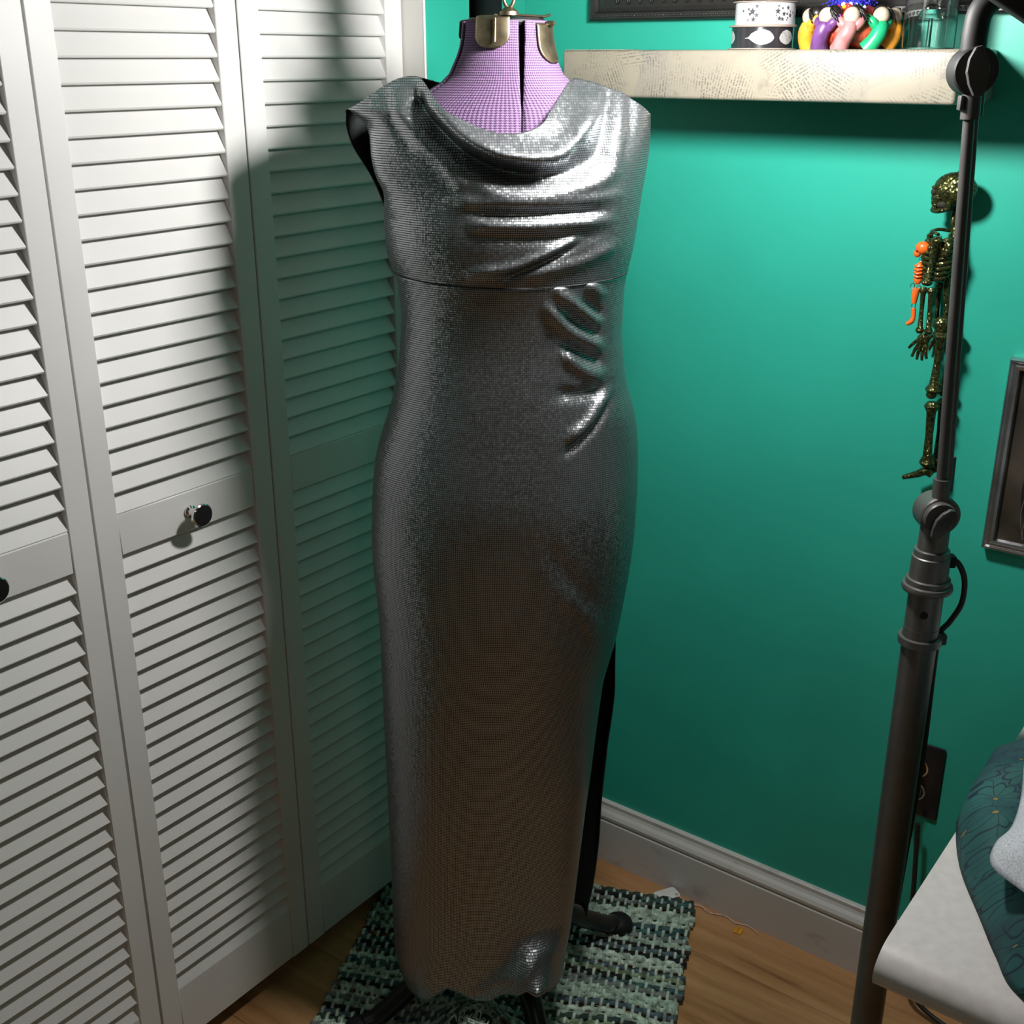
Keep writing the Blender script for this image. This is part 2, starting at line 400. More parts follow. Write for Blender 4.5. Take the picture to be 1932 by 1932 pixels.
door('door_3', .783, 1.079, 'white louvered closet panel with round black-faced knob, in full view', True)
door('door_4', 1.079, 1.389, 'white louvered closet panel in shadow beside the dress form', st=.0355)

# ================================================================== DRESS FORM AND DRESS
D = 1.50
FORM = FH*D
lab = 'adjustable purple knit dress form with brass neck clips on black iron legs'
fm = thing('dress_form', lab, 'dress form', FORM, YAW)
# local: x right, y away from the viewer (front is -y), z up
XC = -.007
# torso rings: z, half width, front depth, back depth
TOR = [(.62, .125, .095, .105), (.75, .148, .100, .125), (.86, .160, .104, .13), (.95, .150, .100, .12), (1.05, .125, .086, .095), (1.13, .118, .085, .085), (1.20, .126, .098, .09),
       (1.26, .138, .107, .10), (1.31, .142, .100, .10), (1.345, .146, .086, .095), (1.37, .146, .074, .085), (1.39, .135, .066, .075), (1.405, .108, .061, .068), (1.418, .083, .058, .064), (1.43, .069, .056, .061),
       (1.442, .063, .0545, .058), (1.455, .057, .053, .056), (1.47, .0535, .052, .0545), (1.489, .0515, .051, .053)]
def tor(z, k): return interp([(r[0], r[k]) for r in TOR], z)
def catmull(tab, x):
    n = len(tab); i = 0
    while i < n-2 and x > tab[i+1][0]: i += 1
    (x0, y0), (x1, y1) = tab[i], tab[i+1]
    m0 = (y1-tab[max(i-1, 0)][1])/(x1-tab[max(i-1, 0)][0]); m1 = (tab[min(i+2, n-1)][1]-y0)/(tab[min(i+2, n-1)][0]-x0)
    h = x1-x0; u = min(max((x-x0)/h, 0), 1)
    return (2*u**3-3*u**2+1)*y0+(u**3-2*u**2+u)*h*m0+(-2*u**3+3*u**2)*y1+(u**3-u**2)*h*m1
def torso_pt(th, z, off=0):
    a = catmull([(r[0], r[1]) for r in TOR], z)+off; f = catmull([(r[0], r[2]) for r in TOR], z)+off; b = catmull([(r[0], r[3]) for r in TOR], z)+off
    c_ = -cos(th); y = c_*(f if c_ < 0 else b)
    return Vector((XC+a*sin(th), y, z))
def panel(t0, t1, gz):
    nz, nt = 90, 26; V, F, U = [], [], []
    for i in range(nz+1):
        z = .62+(1.489-.62)*i/nz
        g = gz(z)
        for j in range(nt+1):
            a0_ = t0(z) if callable(t0) else t0; a1_ = t1(z) if callable(t1) else t1
            th = (a0_+g)+(a1_-a0_-2*g)*j/nt
            V.append(torso_pt(th, z)); U.append((th*.085, z))
    for i in range(nz):
        for j in range(nt): a = i*(nt+1)+j; F.append((a, a+1, a+nt+2, a+nt+1))
    o = obj('knit_panel', V, F, 'knit', fm, True, U)
    m = o.modifiers.new('thick', 'SOLIDIFY'); m.thickness = .004; m.offset = -1
    return o
gap = lambda z: .006+.075*min(1, max(0, (z-1.395)/.075))
ctr = lambda z: math.asin(.0185/catmull([(r[0], r[1]) for r in TOR], z))
for t0, t1 in ((R(-68), ctr), (ctr, R(94)), (R(94), R(180)), (R(180), R(292))): panel(t0, t1, gap)
V, F = [], []
for i in range(46):
    for j in range(32): V.append(torso_pt(2*pi*j/32, .615+(1.484-.615)*i/45, -.012))
for i in range(45):
    for j in range(32): F.append((i*32+j, i*32+(j+1) % 32, (i+1)*32+(j+1) % 32, (i+1)*32+j))
F += [tuple(range(32)), tuple(45*32+j for j in range(32))]
obj('inner_shell', V, F, 'blackmatte', fm, True)
# neck top: black cap, brass plate and clips
lathe('neck_plate', [(0, 1.484), (.043, 1.484), (.046, 1.487), (.046, 1.490), (.043, 1.4925), (0, 1.4925)], 'blackmatte', fm, 32, Matrix.Translation((XC, 0, 0)))
lathe('neck_post', [(0, 1.49), (.0195, 1.49), (.0195, 1.585), (.017, 1.59), (0, 1.59)], 'postblack', fm, 32, Matrix.Translation((-.0315, .022, 0)))
def clip(th, w0, drop, top=1.4945, name='neck_clip'):
    # a bent brass tongue hooked over the neck rim, rounded at its lower end
    V, F = [], []; n, m = 14, 16
    for i in range(n+1):
        u = i/n
        for j in range(m+1):
            s = j/m*2-1
            if u < .18: z = top-.0015*(u/.18)**2; inn = .012*(1-u/.18); zz = z; ww = w0
            else:
                q = (u-.18)/.82; zz = top-.0015-drop*q; inn = 0
                ww = w0*(1 if q < .55 else sqrt(max(0, 1-((q-.55)/.45)**2*.9)))
            tt = th+s*ww/2/.054
            p = torso_pt(tt, min(zz, 1.489), .0035-inn+.0022*exp(-((s)/.12)**2)*0); p.z = zz
            V.append(p)
    for i in range(n):
        for j in range(m): a = i*(m+1)+j; F.append((a, a+1, a+m+2, a+m+1))
    o = obj(name, V, F, 'brass', fm, True); md = o.modifiers.new('thick', 'SOLIDIFY'); md.thickness = .0016; md.offset = 1; return o
c1 = clip(R(-17), .041, .034)
tube('crease', [torso_pt(R(-12), 1.489, .006)+Vector((0, 0, .002)), torso_pt(R(-12), 1.478, .006), torso_pt(R(-12), 1.466, .0062)], .0009, 'brass', c1, n=6)
clip(R(62), .040, .042, 1.487)
clip(R(160), .040, .034); clip(R(-110), .03, .020, 1.491)
tube('crossbar', [Vector((XC-.012, -.046, 1.494)), Vector((XC+.015, -.030, 1.4945)), Vector((XC+.043, -.018, 1.4935)), Vector((XC+.051, -.014, 1.4955))], [.0035, .0032, .0032, .0028], 'brass', fm, flat=.5)
tube('screw', [torso_pt(R(62), 1.486, .002), torso_pt(R(62), 1.486, .011)], .0028, 'brass', fm)
bz = Vector((-.0035, -.045, 1.494))
lathe('hook_base', [(.0, 0), (.0115, 0), (.0105, .004), (.0065, .007), (.004, .009), (0, .009)], 'brass', fm, 20, Matrix.Translation(bz))
tube('hook_loop', [bz+Vector((0.0085*sin(a)*.75, 0, .022-.014*cos(a))) for a in [2*pi*k/20 for k in range(21)]], .0022, 'brass', fm, k=1)
# stand
CX, CY = -.01, .035
lathe('pole', [(0, .10), (.014, .10), (.014, .66), (0, .66)], 'iron', fm, 24, Matrix.Translation((CX, CY, 0)))
lathe('hub', [(0, .095), (.028, .095), (.034, .105), (.034, .135), (.022, .155), (.016, .185), (0, .185)], 'iron', fm, 24, Matrix.Translation((CX, CY, 0)))
for a, r_ in ((36, .245), (125, .25), (203, .25), (288, .28)):
    ca, sa = cos(R(a)), sin(R(a)); P = lambda q, z: (CX+ca*q, CY+sa*q, z)
    lg = tube('leg', [P(.012, .125), P(.06, .128), P(.12, .108), P(.175, .066), P(.215, .038), P(r_-.01, .030)], [.017, .0175, .017, .016, .015, .014], 'iron', fm, n=14)
    ball('foot_pad', P(r_, .0235), (.025, .025, .016), 'blackmatte', lg, rot=None)

# --- dress
ds = thing('silver_dress', 'long sleeveless silver metallic gown with draped cowl neck and side slit on the dress form', 'dress', FORM, YAW)
Ltab = [(.10, -.170), (.14, -.181), (.16, -.1847), (.295, -.1853), (.414, -.1857), (.596, -.1865), (.713, -.1864), (.805, -.1915), (.872, -.1901), (.957, -.1808), (1.045, -.1542), (1.137, -.1414), (1.186, -.1455), (1.223, -.1560), (1.255, -.1585), (1.286, -.1650), (1.3395, -.1795), (1.365, -.190), (1.3916, -.1986)]
LtabF = [(.10, -.170)]+Ltab[1:15]+[(1.272, -.158), (1.297, -.1555), (1.3165, -.163), (1.336, -.168), (1.362, -.172), (1.378, -.180), (1.3916, -.1975)]
LtabB = Ltab[:14]+[(1.255, -.158), (1.272, -.1585), (1.307, -.175), (1.345, -.196), (1.372, -.2010), (1.3916, -.2000)]
Rtab = [(.60, .135), (.665, .1437), (.733, .1543), (.804, .1636), (.869, .1678), (.957, .168), (1.009, .1625), (1.057, .149), (1.112, .1416), (1.137, .1414), (1.186, .1431), (1.227, .151), (1.287, .1586), (1.346, .1667), (1.386, .1669)]
Rfront = [(.06, .078), (.10, .076), (.118, .0735), (.14, .0745), (.17, .080), (.22, .0901), (.349, .102), (.442, .1101), (.619, .130), (.66, .1400), (.686, .1475)]
Rback = [(.12, .120), (.158, .1226), (.205, .1301), (.286, .1374), (.373, .1401), (.5617, .1517), (.633, .1495), (.686, .1475)]
ZSLIT = .68
dF = [(.08, .125), (.3, .118), (.6, .116), (.78, .122), (.90, .124), (1.0, .112), (1.10, .102), (1.15, .104), (1.19, .112), (1.24, .124), (1.28, .126), (1.32, .118), (1.35, .106), (1.38, .088), (1.405, .062), (1.43, .03)]
dB = [(.08, .10), (.3, .11), (.6, .125), (.78, .14), (.90, .145), (1.0, .125), (1.10, .105), (1.20, .10), (1.28, .108), (1.34, .105), (1.38, .088), (1.41, .06), (1.435, .03)]
def seg_d(p, a, b):
    ax, az = a; bx_, bz_ = b; vx, vz = bx_-ax, bz_-az; L2 = vx*vx+vz*vz
    u = max(0, min(1, ((p[0]-ax)*vx+(p[1]-az)*vz)/L2)); return sqrt((p[0]-ax-u*vx)**2+(p[1]-az-u*vz)**2), u
def fold(p, ln, amp, wd):
    best, bt = 9, 0; n = len(ln)-1
    for i in range(n):
        d, u = seg_d(p, ln[i], ln[i+1])
        if d < best: best, bt = d, (i+u)/n
    if best > 3.2*wd: return 0
    taper = min(1, .45+bt*5)*min(1, .45+(1-bt)*5) 
    return amp*exp(-(best/wd)**2)*taper
def densify(l, k=5):
    return [(v.x, v.z) for v in smoothpath([(a, 0, b) for a, b in l], k)] if len(l) > 2 else l
BF = [  # bodice folds: line, height, width
 ([(-.1127, 1.4071), (-.1073, 1.3903), (-.087, 1.3705), (-.0576, 1.3476), (-.0217, 1.3315), (.0175, 1.3257)], -.023, .0095),
 ([(-.0976, 1.4182), (-.0805, 1.3959), (-.0513, 1.3677), (-.0156, 1.3505), (.0204, 1.3448), (.0563, 1.3505), (.0797, 1.3762), (.0852, 1.3987)], .020, .0130),
 ([(.0205, 1.3233), (.0687, 1.3291), (.0983, 1.3476), (.1091, 1.3875)], -.008, .010),
 ([(-.052, 1.3157), (-.0036, 1.304), (.057, 1.3069), (.1111, 1.3216), (.1307, 1.3648)], .0065, .0095),
 ([(-.0705, 1.2963), (-.0158, 1.2945), (.0572, 1.2951), (.1239, 1.2999)], .0042, .0075),
 ([(-.0464, 1.2833), (.0207, 1.2821), (.1061, 1.2833)], -.0052, .0065),
 ([(-.0404, 1.2701), (.0208, 1.2689), (.1126, 1.2725)], .0048, .0075),
 ([(-.0467, 1.2563), (.0209, 1.2551), (.1069, 1.2563)], -.0036, .008),
 ([(-.0472, 1.2135), (.0087, 1.2228), (.0579, 1.2442), (.0762, 1.2533)], .0052, .0065),
 ([(-.01, 1.208), (.0396, 1.2289), (.0764, 1.2472)], -.0062, .0042),
 ([(.0211, 1.2104), (.083, 1.2258), (.1228, 1.2411)], .0045, .0075),
 ([(-.1358, 1.4209), (-.1307, 1.3987), (-.105, 1.3648), (-.0699, 1.3303), (-.0522, 1.301)], .005, .010),
 ([(.1262, 1.4099), (.1214, 1.3762), (.1105, 1.3419)], .0045, .0075),
 ([(.1024, 1.4154), (.0945, 1.3818)], .005, .0075),
 ([(.1130, 1.4120), (.1080, 1.3750)], -.0045, .006), ([(.1400, 1.405), (.1370, 1.370), (.127, 1.335)], -.004, .006),
 ([(.0600, 1.3700), (.0740, 1.3500), (.0700, 1.3380)], -.005, .007),
 ([(-.150, 1.41), (-.140, 1.38), (-.115, 1.345)], -.003, .007)]
SF = [
 ([(.0415, 1.1711), (.0677, 1.1424), (.0973, 1.1238), (.1076, 1.1179)], .0085, .0072),
 ([(.0674, 1.1635), (.0879, 1.1444), (.1073, 1.1315)], -.0065, .006),
 ([(.0544, 1.1893), (.0805, 1.1685), (.1043, 1.1475)], .0075, .0065),
 ([(.084, 1.1792), (.1097, 1.1571)], -.006, .005), ([(.093, 1.1949), (.109, 1.1818)], .0055, .005),
 ([(.0631, 1.1127), (.0872, 1.0911), (.1087, 1.0799)], .008, .0075),
 ([(.063, 1.1238), (.1114, 1.0964)], -.0068, .006),
 ([(.0562, 1.064), (.0827, 1.0607), (.1175, 1.064)], -.0065, .0085),
 ([(.0727, 1.0079), (.0971, 1.0277), (.1203, 1.058)], .0075, .0065),
 ([(.0651, .9879), (.1, 1.0161), (.1231, 1.0499)], -.0058, .0055),
 ([(.07, .80), (.10, .76), (.11, .73)], .0035, .012), ([(.05, .86), (.085, .80), (.10, .77)], -.003, .012),
 ([(-.005, .170), (.020, .205), (.0424, .222), (.0702, .210)], .005, .010),
 ([(.012, .165), (.030, .195)], -.004, .007),
 ([(-.0523, .153), (-.0047, .1929), (.0266, .2225)], .006, .010),
 ([(-.09, .10), (-.088, .16), (-.08, .25)], -.004, .02), ([(-.135, .10), (-.13, .18)], .005, .02)]
BF = [(densify(a), b, c_) for a, b, c_ in BF]; SF = [(densify(a), b, c_) for a, b, c_ in SF]
NT_ = 120
THS = [-pi/2+pi*j/NT_ for j in range(NT_+1)]
def wrinkle(x, z):
    return .0006*noise.noise(Vector((x*30, 3, z*18)))+.0010*noise.noise(Vector((x*9, 7, z*5)))
def front_pt(th, z, xl, xr, extra=0, edge_y=0., flds=()):
    s = sin(th); xc, hw = (xl+xr)/2, (xr-xl)/2; x = xc+hw*s; c_ = cos(th)
    y = -catmull(dF, z)*c_**.85
    a = 0
    for ln, am, wd in flds: a += fold((x, z), ln, am, wd)
    a += wrinkle(x, z)
    a *= min(1, c_*2.2)
    return Vector((x+a*s*.5, y-a*(.4+.6*c_)-extra, z))
zseam = lambda s: 1.1955+.006*s*s
HEM = [(-1.0, .130), (-.86, .118), (-.58, .130), (-.33, .156), (-.07, .146), (.16, .142), (.36, .168), (.55, .185), (.76, .183), (1.0, .165)]
def grid_faces(nr, nc, flip=False):
    F = []
    for i in range(nr-1):
        for j in range(nc-1):
            a = i*nc+j; q = (a, a+1, a+nc+1, a+nc); F.append(q[::-1] if flip else q)
    return F
def dress_part(name, V, F, U, thick=.0016, mats=('foil', 'lining')):
    o = obj(name, V, F, list(mats), ds, True, U)
    m = o.modifiers.new('cloth', 'SOLIDIFY'); m.thickness = thick; m.offset = -1; m.material_offset = 1; m.use_rim = True; m.material_offset_rim = 0
    return o
# skirt front
NZ = 230; V, U = [], []
for i in range(NZ+1):
    for th in THS:
        s = sin(th); zt, zb = zseam(s), interp(HEM, s); z = zb+(zt-zb)*i/NZ
        xl = catmull(Ltab, z)
        xr = catmull(Rtab, z) if z > ZSLIT else catmull(Rfront, z)
        p = front_pt(th, z, xl, xr, 0, 0, SF)
        if z < ZSLIT and s > 0:                      # the open edge of the slit stands forward and curls in
            k = min(1, (ZSLIT-z)/.2)*s**4; p.y -= .035*k
        if z < .30:                                  # hem flares to the viewer over the legs
            p.y -= .012*((.30-z)/.2)**2
            if z < .25: p.y -= .058*((.25-z)/.065)**1.5*exp(-((p.x-.038)/.036)**2)
        V.append(p); U.append((th*.165, z))
dress_part('skirt_front', V, grid_faces(NZ+1, NT_+1), U)
# skirt back
V, U = [], []; NB = 60; THB = [-pi/2+pi*j/NB for j in range(NB+1)]
for i in range(91):
    for th in THB:
        s = sin(th); z = .145+(1.2015-.145)*i/90
        xl = catmull(Ltab, z); xr = catmull(Rtab, z) if z > ZSLIT else catmull(Rback, z)
        x = (xl+xr)/2+(xr-xl)/2*s; y = catmull(dB, z)*cos(th)**.85
        if z < ZSLIT and s > 0: y += .05*min(1, (ZSLIT-z)/.2)*s**4
        V.append((x, y, z)); U.append((-th*.165, z))
dress_part('skirt_back', V, grid_faces(91, NB+1, True), U)
# bodice front: columns run from the seam up to shoulder or neckline
TOPF = [(-1, 1.3905), (-.90, 1.4000), (-.78, 1.4145), (-.66, 1.4255), (-.56, 1.4285), (-.485, 1.4245), (-.42, 1.413), (-.33, 1.396), (-.22, 1.380), (-.10, 1.3715), (.02, 1.3695), (.14, 1.3725), (.25, 1.381), (.34, 1.396), (.41, 1.4130), (.46, 1.4240), (.53, 1.4255), (.66, 1.419), (.80, 1.410), (.91, 1.398), (1, 1.385)]
NV = 150; V, U = [], []
for i in range(NV+1):
    v = i/NV
    for th in THS:
        s = sin(th); zt = catmull(TOPF, s); zb = zseam(s); z = zb+(zt-zb)*v
        xl, xr = catmull(LtabF, min(z, 1.3916)), catmull(Rtab, min(z, 1.386))
        p = front_pt(th, z, xl, xr, 0, 0, BF)
        if 1.27 < z and s < 0: p.y -= .030*s**6*sin(min(1, (z-1.27)/.10)*pi)
        # shoulder strap lies back over the top of the form
        sh = max(0, (z-1.385)/.045); p.y += .012*min(1, sh)*(abs(s) > .3)
        if abs(s) < .5: p.y -= .016*cos(s/.5*pi/2)*max(0, min(1, (z-1.31)/.05))
        V.append(p); U.append((th*.165, z))
dress_part('bodice_front', V, grid_faces(NV+1, NT_+1), U)
TOPB = [(-1, 1.3905), (-.90, 1.4000), (-.78, 1.4145), (-.66, 1.4255), (-.56, 1.4285), (-.48, 1.4250), (-.3, 1.417), (0, 1.412), (.3, 1.417), (.46, 1.4240), (.53, 1.4255), (.66, 1.419), (.80, 1.410), (.91, 1.398), (1, 1.385)]
V, U = [], []
for i in range(61):
    for th in THB:
        s = sin(th); zt = catmull(TOPB, s); z = 1.2015+(zt-1.2015)*i/60
        xl, xr = catmull(LtabB, min(z, 1.3916)), catmull(Rtab, min(z, 1.386))
        x = (xl+xr)/2+(xr-xl)/2*s; y = catmull(dB, z)*cos(th)**.85
        if 1.27 < z and s < 0: y += .030*s**6*sin(min(1, (z-1.27)/.10)*pi)
        if z > 1.385: y = y*(1-min(1, (z-1.385)/.045)*.25)-.004
        V.append((x, y, z)); U.append((-th*.165, z))
dress_part('bodice_back', V, grid_faces(61, NB+1, True), U)
pts = []
for th in THS[4:-4:2]:
    s = sin(th); z = zseam(s); p = front_pt(th, z, catmull(Ltab, z), catmull(Rtab, z), .0004); pts.append(p)
tube('waist_seam', pts, .0008, 'foil', ds, n=6, k=1)

# ================================================================== SHELF AND WHAT STANDS ON IT
SX, SY0, SY1, SZ0, SZ1 = 1.484, .461, 1.021, 1.3965, 1.4585
box_sh = box('wall_shelf', (SX, SY0, SZ0), (XB, SY1, SZ1), 'news', None, .005, 3)
tag(box_sh, 'floating wall shelf covered in cream newspaper clippings', 'shelf')
for ya, yb in ((.92, 1.016),): box('paper_scrap', (SX+.0008, ya, SZ1-.0005), (SX+.05, yb, SZ1+.0008), 'news', box_sh)
# ribbon spools
def spool(name, c, r, h, mat, label, group):
    o = thing(name, label, 'ribbon spool', c, 0, group)
    lathe('flange', [(0, 0), (r+.0035, 0), (r+.004, .0006), (r+.0035, .0014), (0, .0014)], 'cardboard', o, 48)
    lathe('flange', [(0, h-.0014), (r+.0035, h-.0014), (r+.004, h-.0007), (r+.0035, h), (.012, h), (.012, h-.001), (0, h-.001)], 'cardboard', o, 48)
    lathe('ribbon', [(r-.004, .0014), (r, .0016), (r, h-.0016), (r-.004, h-.0014)], mat, o, 64)
    return o
def on_cyl(name, outline, ang, z, r, mat, parent):
    # flat print wrapped on the ribbon: outline in metres (along, up)
    n = len(outline); cxx = sum(p[0] for p in outline)/n; czz = sum(p[1] for p in outline)/n
    pts = [(cxx, czz)]+list(outline)
    V = [((r)*cos(ang+u/r), (r)*sin(ang+u/r), z+v) for u, v in pts]
    F = [(0, 1+(i+1) % n, 1+i) for i in range(n)]
    return obj(name, V, F, mat, parent)
SR = .0395; HS = .0285
sc = (1.545, .742, SZ1+.0005)
s1 = spool('ribbon_spool', sc, SR+.001, .0285, 'ribbonblack', 'spool of black ribbon with silver feathers, under the starry white spool', 'ribbon spools on the shelf')
s2 = spool('ribbon_spool', (1.547, .741, SZ1+.029), SR-.0005, .0295, 'ribbonwhite', 'spool of white ribbon printed with grey stars, on top of the black spool', 'ribbon spools on the shelf')
face = math.atan2(-sc[1], -sc[0])
def star(R_): return [(R_*(1 if k % 2 == 0 else .42)*sin(k*pi/5), R_*(1 if k % 2 == 0 else .42)*cos(k*pi/5)) for k in range(10)]
# star print: (horizontal offset -1..1 across the visible width, height, size)
for u, v, q in [(-.55, .82-.12, .6), (-.28, .84, .8), (-.42, .58, 1.25), (-.50, .47, .75), (-.28, .40, .9), (-.38, .2, .95), (-.55, .17, .5), (-.72, .62, .6),
                (.42, .85, .45), (.40, .60, 1.1), (.55, .74, .5), (.72, .77, .75), (.60, .47, .85), (.70, .47, .5), (.80, .40, .8), (.36, .38, .35), (.46, .24, .9), (.56, .21, .75), (.72, .28, .4), (.70, .18, .35), (.80, .60, .35), (.88, .55, .4)]:
    th = face+math.asin(max(-.97, min(.97, u)))*1.0
    on_cyl('star_print', star(.0043*q), th, .0025+v*.0245, SR-.0005+.00025, 'starink', s2)
def feather(L, H, ang, z, r, k, parent):
    def strip(name, cols_, mat, rr, par):
        V, F = [], []
        for u, lo_, hi_ in cols_: V += [(rr*cos(ang+k*u/rr), rr*sin(ang+k*u/rr), z+lo_), (rr*cos(ang+k*u/rr), rr*sin(ang+k*u/rr), z+hi_)]
        for q in range(len(cols_)-1): F.append((2*q, 2*q+2, 2*q+3, 2*q+1))
        return obj(name, V, F, mat, par)
    up_ = [(-1, -.1), (-.75, .02), (-.55, .45), (-.2, .8), (.25, .97), (.65, .78), (.9, .35), (1, -.05)]; lo_ = [(-1, -.18), (-.72, -.2), (-.5, -.48), (-.2, -.8), (.2, -.95), (.6, -.8), (.9, -.45), (1, -.12)]
    us = [-1+2*q/30 for q in range(31)]; rg_ = random.Random(4)
    f_ = strip('feather_print', [(u*L, catmull(lo_, u)*H*(1+.05*rg_.random()), catmull(up_, u)*H*(1+.06*rg_.random())) for u in us], 'feather', r, parent)
    strip('feather_quill', [(u*L, -.0012+.0026*(u+.7)-.00035*(1-abs(u)), -.0012+.0026*(u+.7)+.00035*(1-abs(u))) for u in [-.70+.06*q for q in range(9)]], 'starink', r+.0002, f_)
for u, L, H, k in ((-.10, .0195, .0092, 1), (.80, .015, .0088, -1), (-.98, .013, .008, 1)):
    feather(L, H, face+math.asin(max(-.99, min(.99, u))), .0145, SR+.00125, k, s1)
# pincushion ringed by doll figures
pc = thing('pincushion', 'round red brocade pincushion ringed by small doll figures in coloured satin', 'pincushion', (1.556, .627, SZ1), math.atan2(-.627, -1.556)+pi/2)
# local: -y faces the viewer
bm = bmesh.new(); n = 40; prof = [(0, .002), (.030, .001), (.044, .011), (.0475, .024), (.045, .036), (.036, .046), (.022, .052), (0, .054)]
for (r_, z_) in prof: pass
lathe_bm(bm, prof, 48)
for v in bm.verts:
    a = math.atan2(v.co.y, v.co.x); k = 1-.06*abs(cos(4*a))**6; v.co.x *= k; v.co.y *= k
bobj('cushion', bm, 'redsatin', pc, True)
cols = ['pink', 'green', 'yellow', 'bluesatin', 'purple', 'pink', 'yellow', 'purple']
doll_angles = [-94, -52, -16, 30, 75, 120, 196, 232]
for a_, cname in zip(doll_angles, ['pink', 'green', 'yellow', 'bluesatin', 'pink', 'green', 'yellow', 'purple']):
    a = R(a_); rad = Vector((cos(a), sin(a), 0)); tn = Vector((-sin(a), cos(a), 0)); up_ = Vector((0, 0, 1))
    P = lambda r_, t_, z_: rad*r_+tn*t_+up_*z_
    body = tube('doll_body', [P(.047, -.008, .000), P(.053, -.004, .009), P(.056, .001, .019), P(.054, .004, .027), P(.051, .005, .031)], [.0115, .0100, .0098, .0096, .005], cname, pc, n=14)
    for sgn in (-1, 1):
        tube('doll_arm', [P(.053, .004+sgn*.005, .0255), P(.053, .004+sgn*.0115, .0315), P(.046, .004+sgn*.0165, .0385)], [.0066, .0058, .0035], cname, body, n=10)
    hd = ball('doll_head', P(.0525, .005, .0385), (.0104, .0104, .0104), 'cream', pc)
    bm = bmesh.new(); tl = 1 if a_ % 2 else -1
    ball_bm(bm, P(.0455, .005-tl*.004, .0425), (.0098, .0098, .0090))
    for q in range(14):
        b0 = P(.0515, .005-tl*.006+tl*.0006*q, .0488-.0002*q); e = b0-tn*(tl*(.007+.004*((q*5) % 3)))-up_*(.010+.0025*((q*7) % 4))+rad*(.0045-.0003*q)
        v_, f_ = tube_data(smoothpath([b0, (b0+e)/2+rad*.0038+up_*.002, e], 3), .0009, 5)
        vv = [bm.verts.new(x) for x in v_]
        for ff in f_: bm.faces.new([vv[k] for k in ff])
    bobj('hair', bm, 'hair', hd, True)
# pins
rp = random.Random(3)
def on_cush(a, z): return interp([(z_, r_) for r_, z_ in prof[1:]], z)
ph = None
for k, (a_, z_, mname, rr) in enumerate([(232, .053, 'py', .0026), (246, .057, 'pw', .003), (251, .054, 'pw', .003), (238, .049, 'pr', .0028), (259, .056, 'py', .0028), (262, .050, 'pr', .003), (256, .050, 'pr', .003), (252, .049, 'py', .0024), (266, .052, 'pw', .0028), (272, .054, 'pw', .0022), (268, .053, 'pk', .0022), (277, .055, 'pw', .002), (290, .053, 'pk', .0022), (293, .050, 'pg', .0022), (298, .048, 'pw', .0025), (283, .052, 'pw', .002), (302, .056, 'pp', .002), (240, .060, 'py', .0022), (306, .058, 'pp', .002), (225, .056, 'pr', .0022), (244, .052, 'pw', .003), (264, .055, 'pk', .002)]):
    a = R(a_); r_ = on_cush(a, z_); p = Vector((cos(a)*r_*.98, sin(a)*r_*.98, z_+.002)); 
    dr = Vector((cos(a)*.6, sin(a)*.6, .8))
    h_ = ball('ball_pin', p+dr*.003-Vector((0, 0, .004)), rr, mname, pc, 10, 7)
    tube('shaft', [p-dr*.005, p+dr*.002-Vector((0, 0, .004))], .0004, 'steel', h_, n=5)
bm = bmesh.new()
for k in range(340):
    a = rp.uniform(0, 2*pi); r_ = .021+rp.gauss(0, .0035)+.004; z_ = .0575+rp.uniform(-.004, .010)-abs(r_-.02)*.5
    bmesh.ops.create_icosphere(bm, subdivisions=1, radius=rp.uniform(.0008, .0014), matrix=Matrix.Translation((cos(a)*r_, sin(a)*r_, z_)))
tag(bobj('blue_beads', bm, 'blue', pc, True), None, None, kind='stuff')
for k in range(7):
    a = R(215+k*17); tube('needle', [(cos(a)*.020, sin(a)*.020, .057), (cos(a)*.025, sin(a)*.025, .071)], .0005, 'steel', pc, n=5)
ball('blue_crown', (0, 0, .054), (.021, .021, .010), 'blue', pc)
# clear plastic tube
ct = thing('clear_tube', 'clear plastic cylinder with a small glass and twisted wire inside', 'container', (1.553, .524, SZ1+.0004))
lathe('outer_tube', [(.0, 0), (.031, 0), (.0313, .001), (.0318, .13), (.0310, .13), (.0304, .0014), (0, .0014)], 'clear', ct, 48)
lathe('inner_glass', [(0, .0345), (.014, .035), (.0165, .040), (.010, .047), (.0045, .052), (.0045, .058), (.012, .064), (.0175, .074), (.019, .095), (.0182, .095), (.0168, .075), (.0, .066)], 'clear', ct, 36)
lathe('inner_stand', [(0, .0016), (.012, .0016), (.012, .0025), (.003, .004), (.0028, .0345), (0, .0345)], 'clear', ct, 24)
tube('wire', [(-.004+.0016*sin(k*1.7), -.021+.0016*cos(k*1.7), .038+k*.0028) for k in range(24)], .0005, 'chrome', ct, n=5, k=3)
tube('seam', [(-.017, -.0256, .002), (-.017, -.0258, .128)], .0005, 'chrome', ct, n=6)
# black ornate frame above the shelf
fr = thing('carved_frame', 'large black carved picture frame hung above the newspaper shelf', 'picture frame', (XB, .40, 1.500))
FW, FHt, BW = .661, .50, .085
fprof = [(0, 0), (-.020, 0), (-.024, .003), (-.024, .010), (-.018, .013), (-.020, .018), (-.024, .035), (-.022, .055), (-.016, .060), (-.016, .064), (-.022, .067), (-.022, .074), (-.012, .085), (0, .085)]
def frame_bar(name, L, parent, M, mat, prof_, bw, relief=False):
    bm = bmesh.new()
    A = [bm.verts.new(M @ Vector((x_, v_, v_))) for x_, v_ in prof_]      # mitred ends
    B = [bm.verts.new(M @ Vector((x_, L-v_, v_))) for x_, v_ in prof_]
    n = len(prof_); bm.faces.new(A); bm.faces.new(B[::-1])
    for i in range(n): bm.faces.new((A[i], B[i], B[(i+1) % n], A[(i+1) % n]))
    o = bobj(name, bm, mat, parent); return o
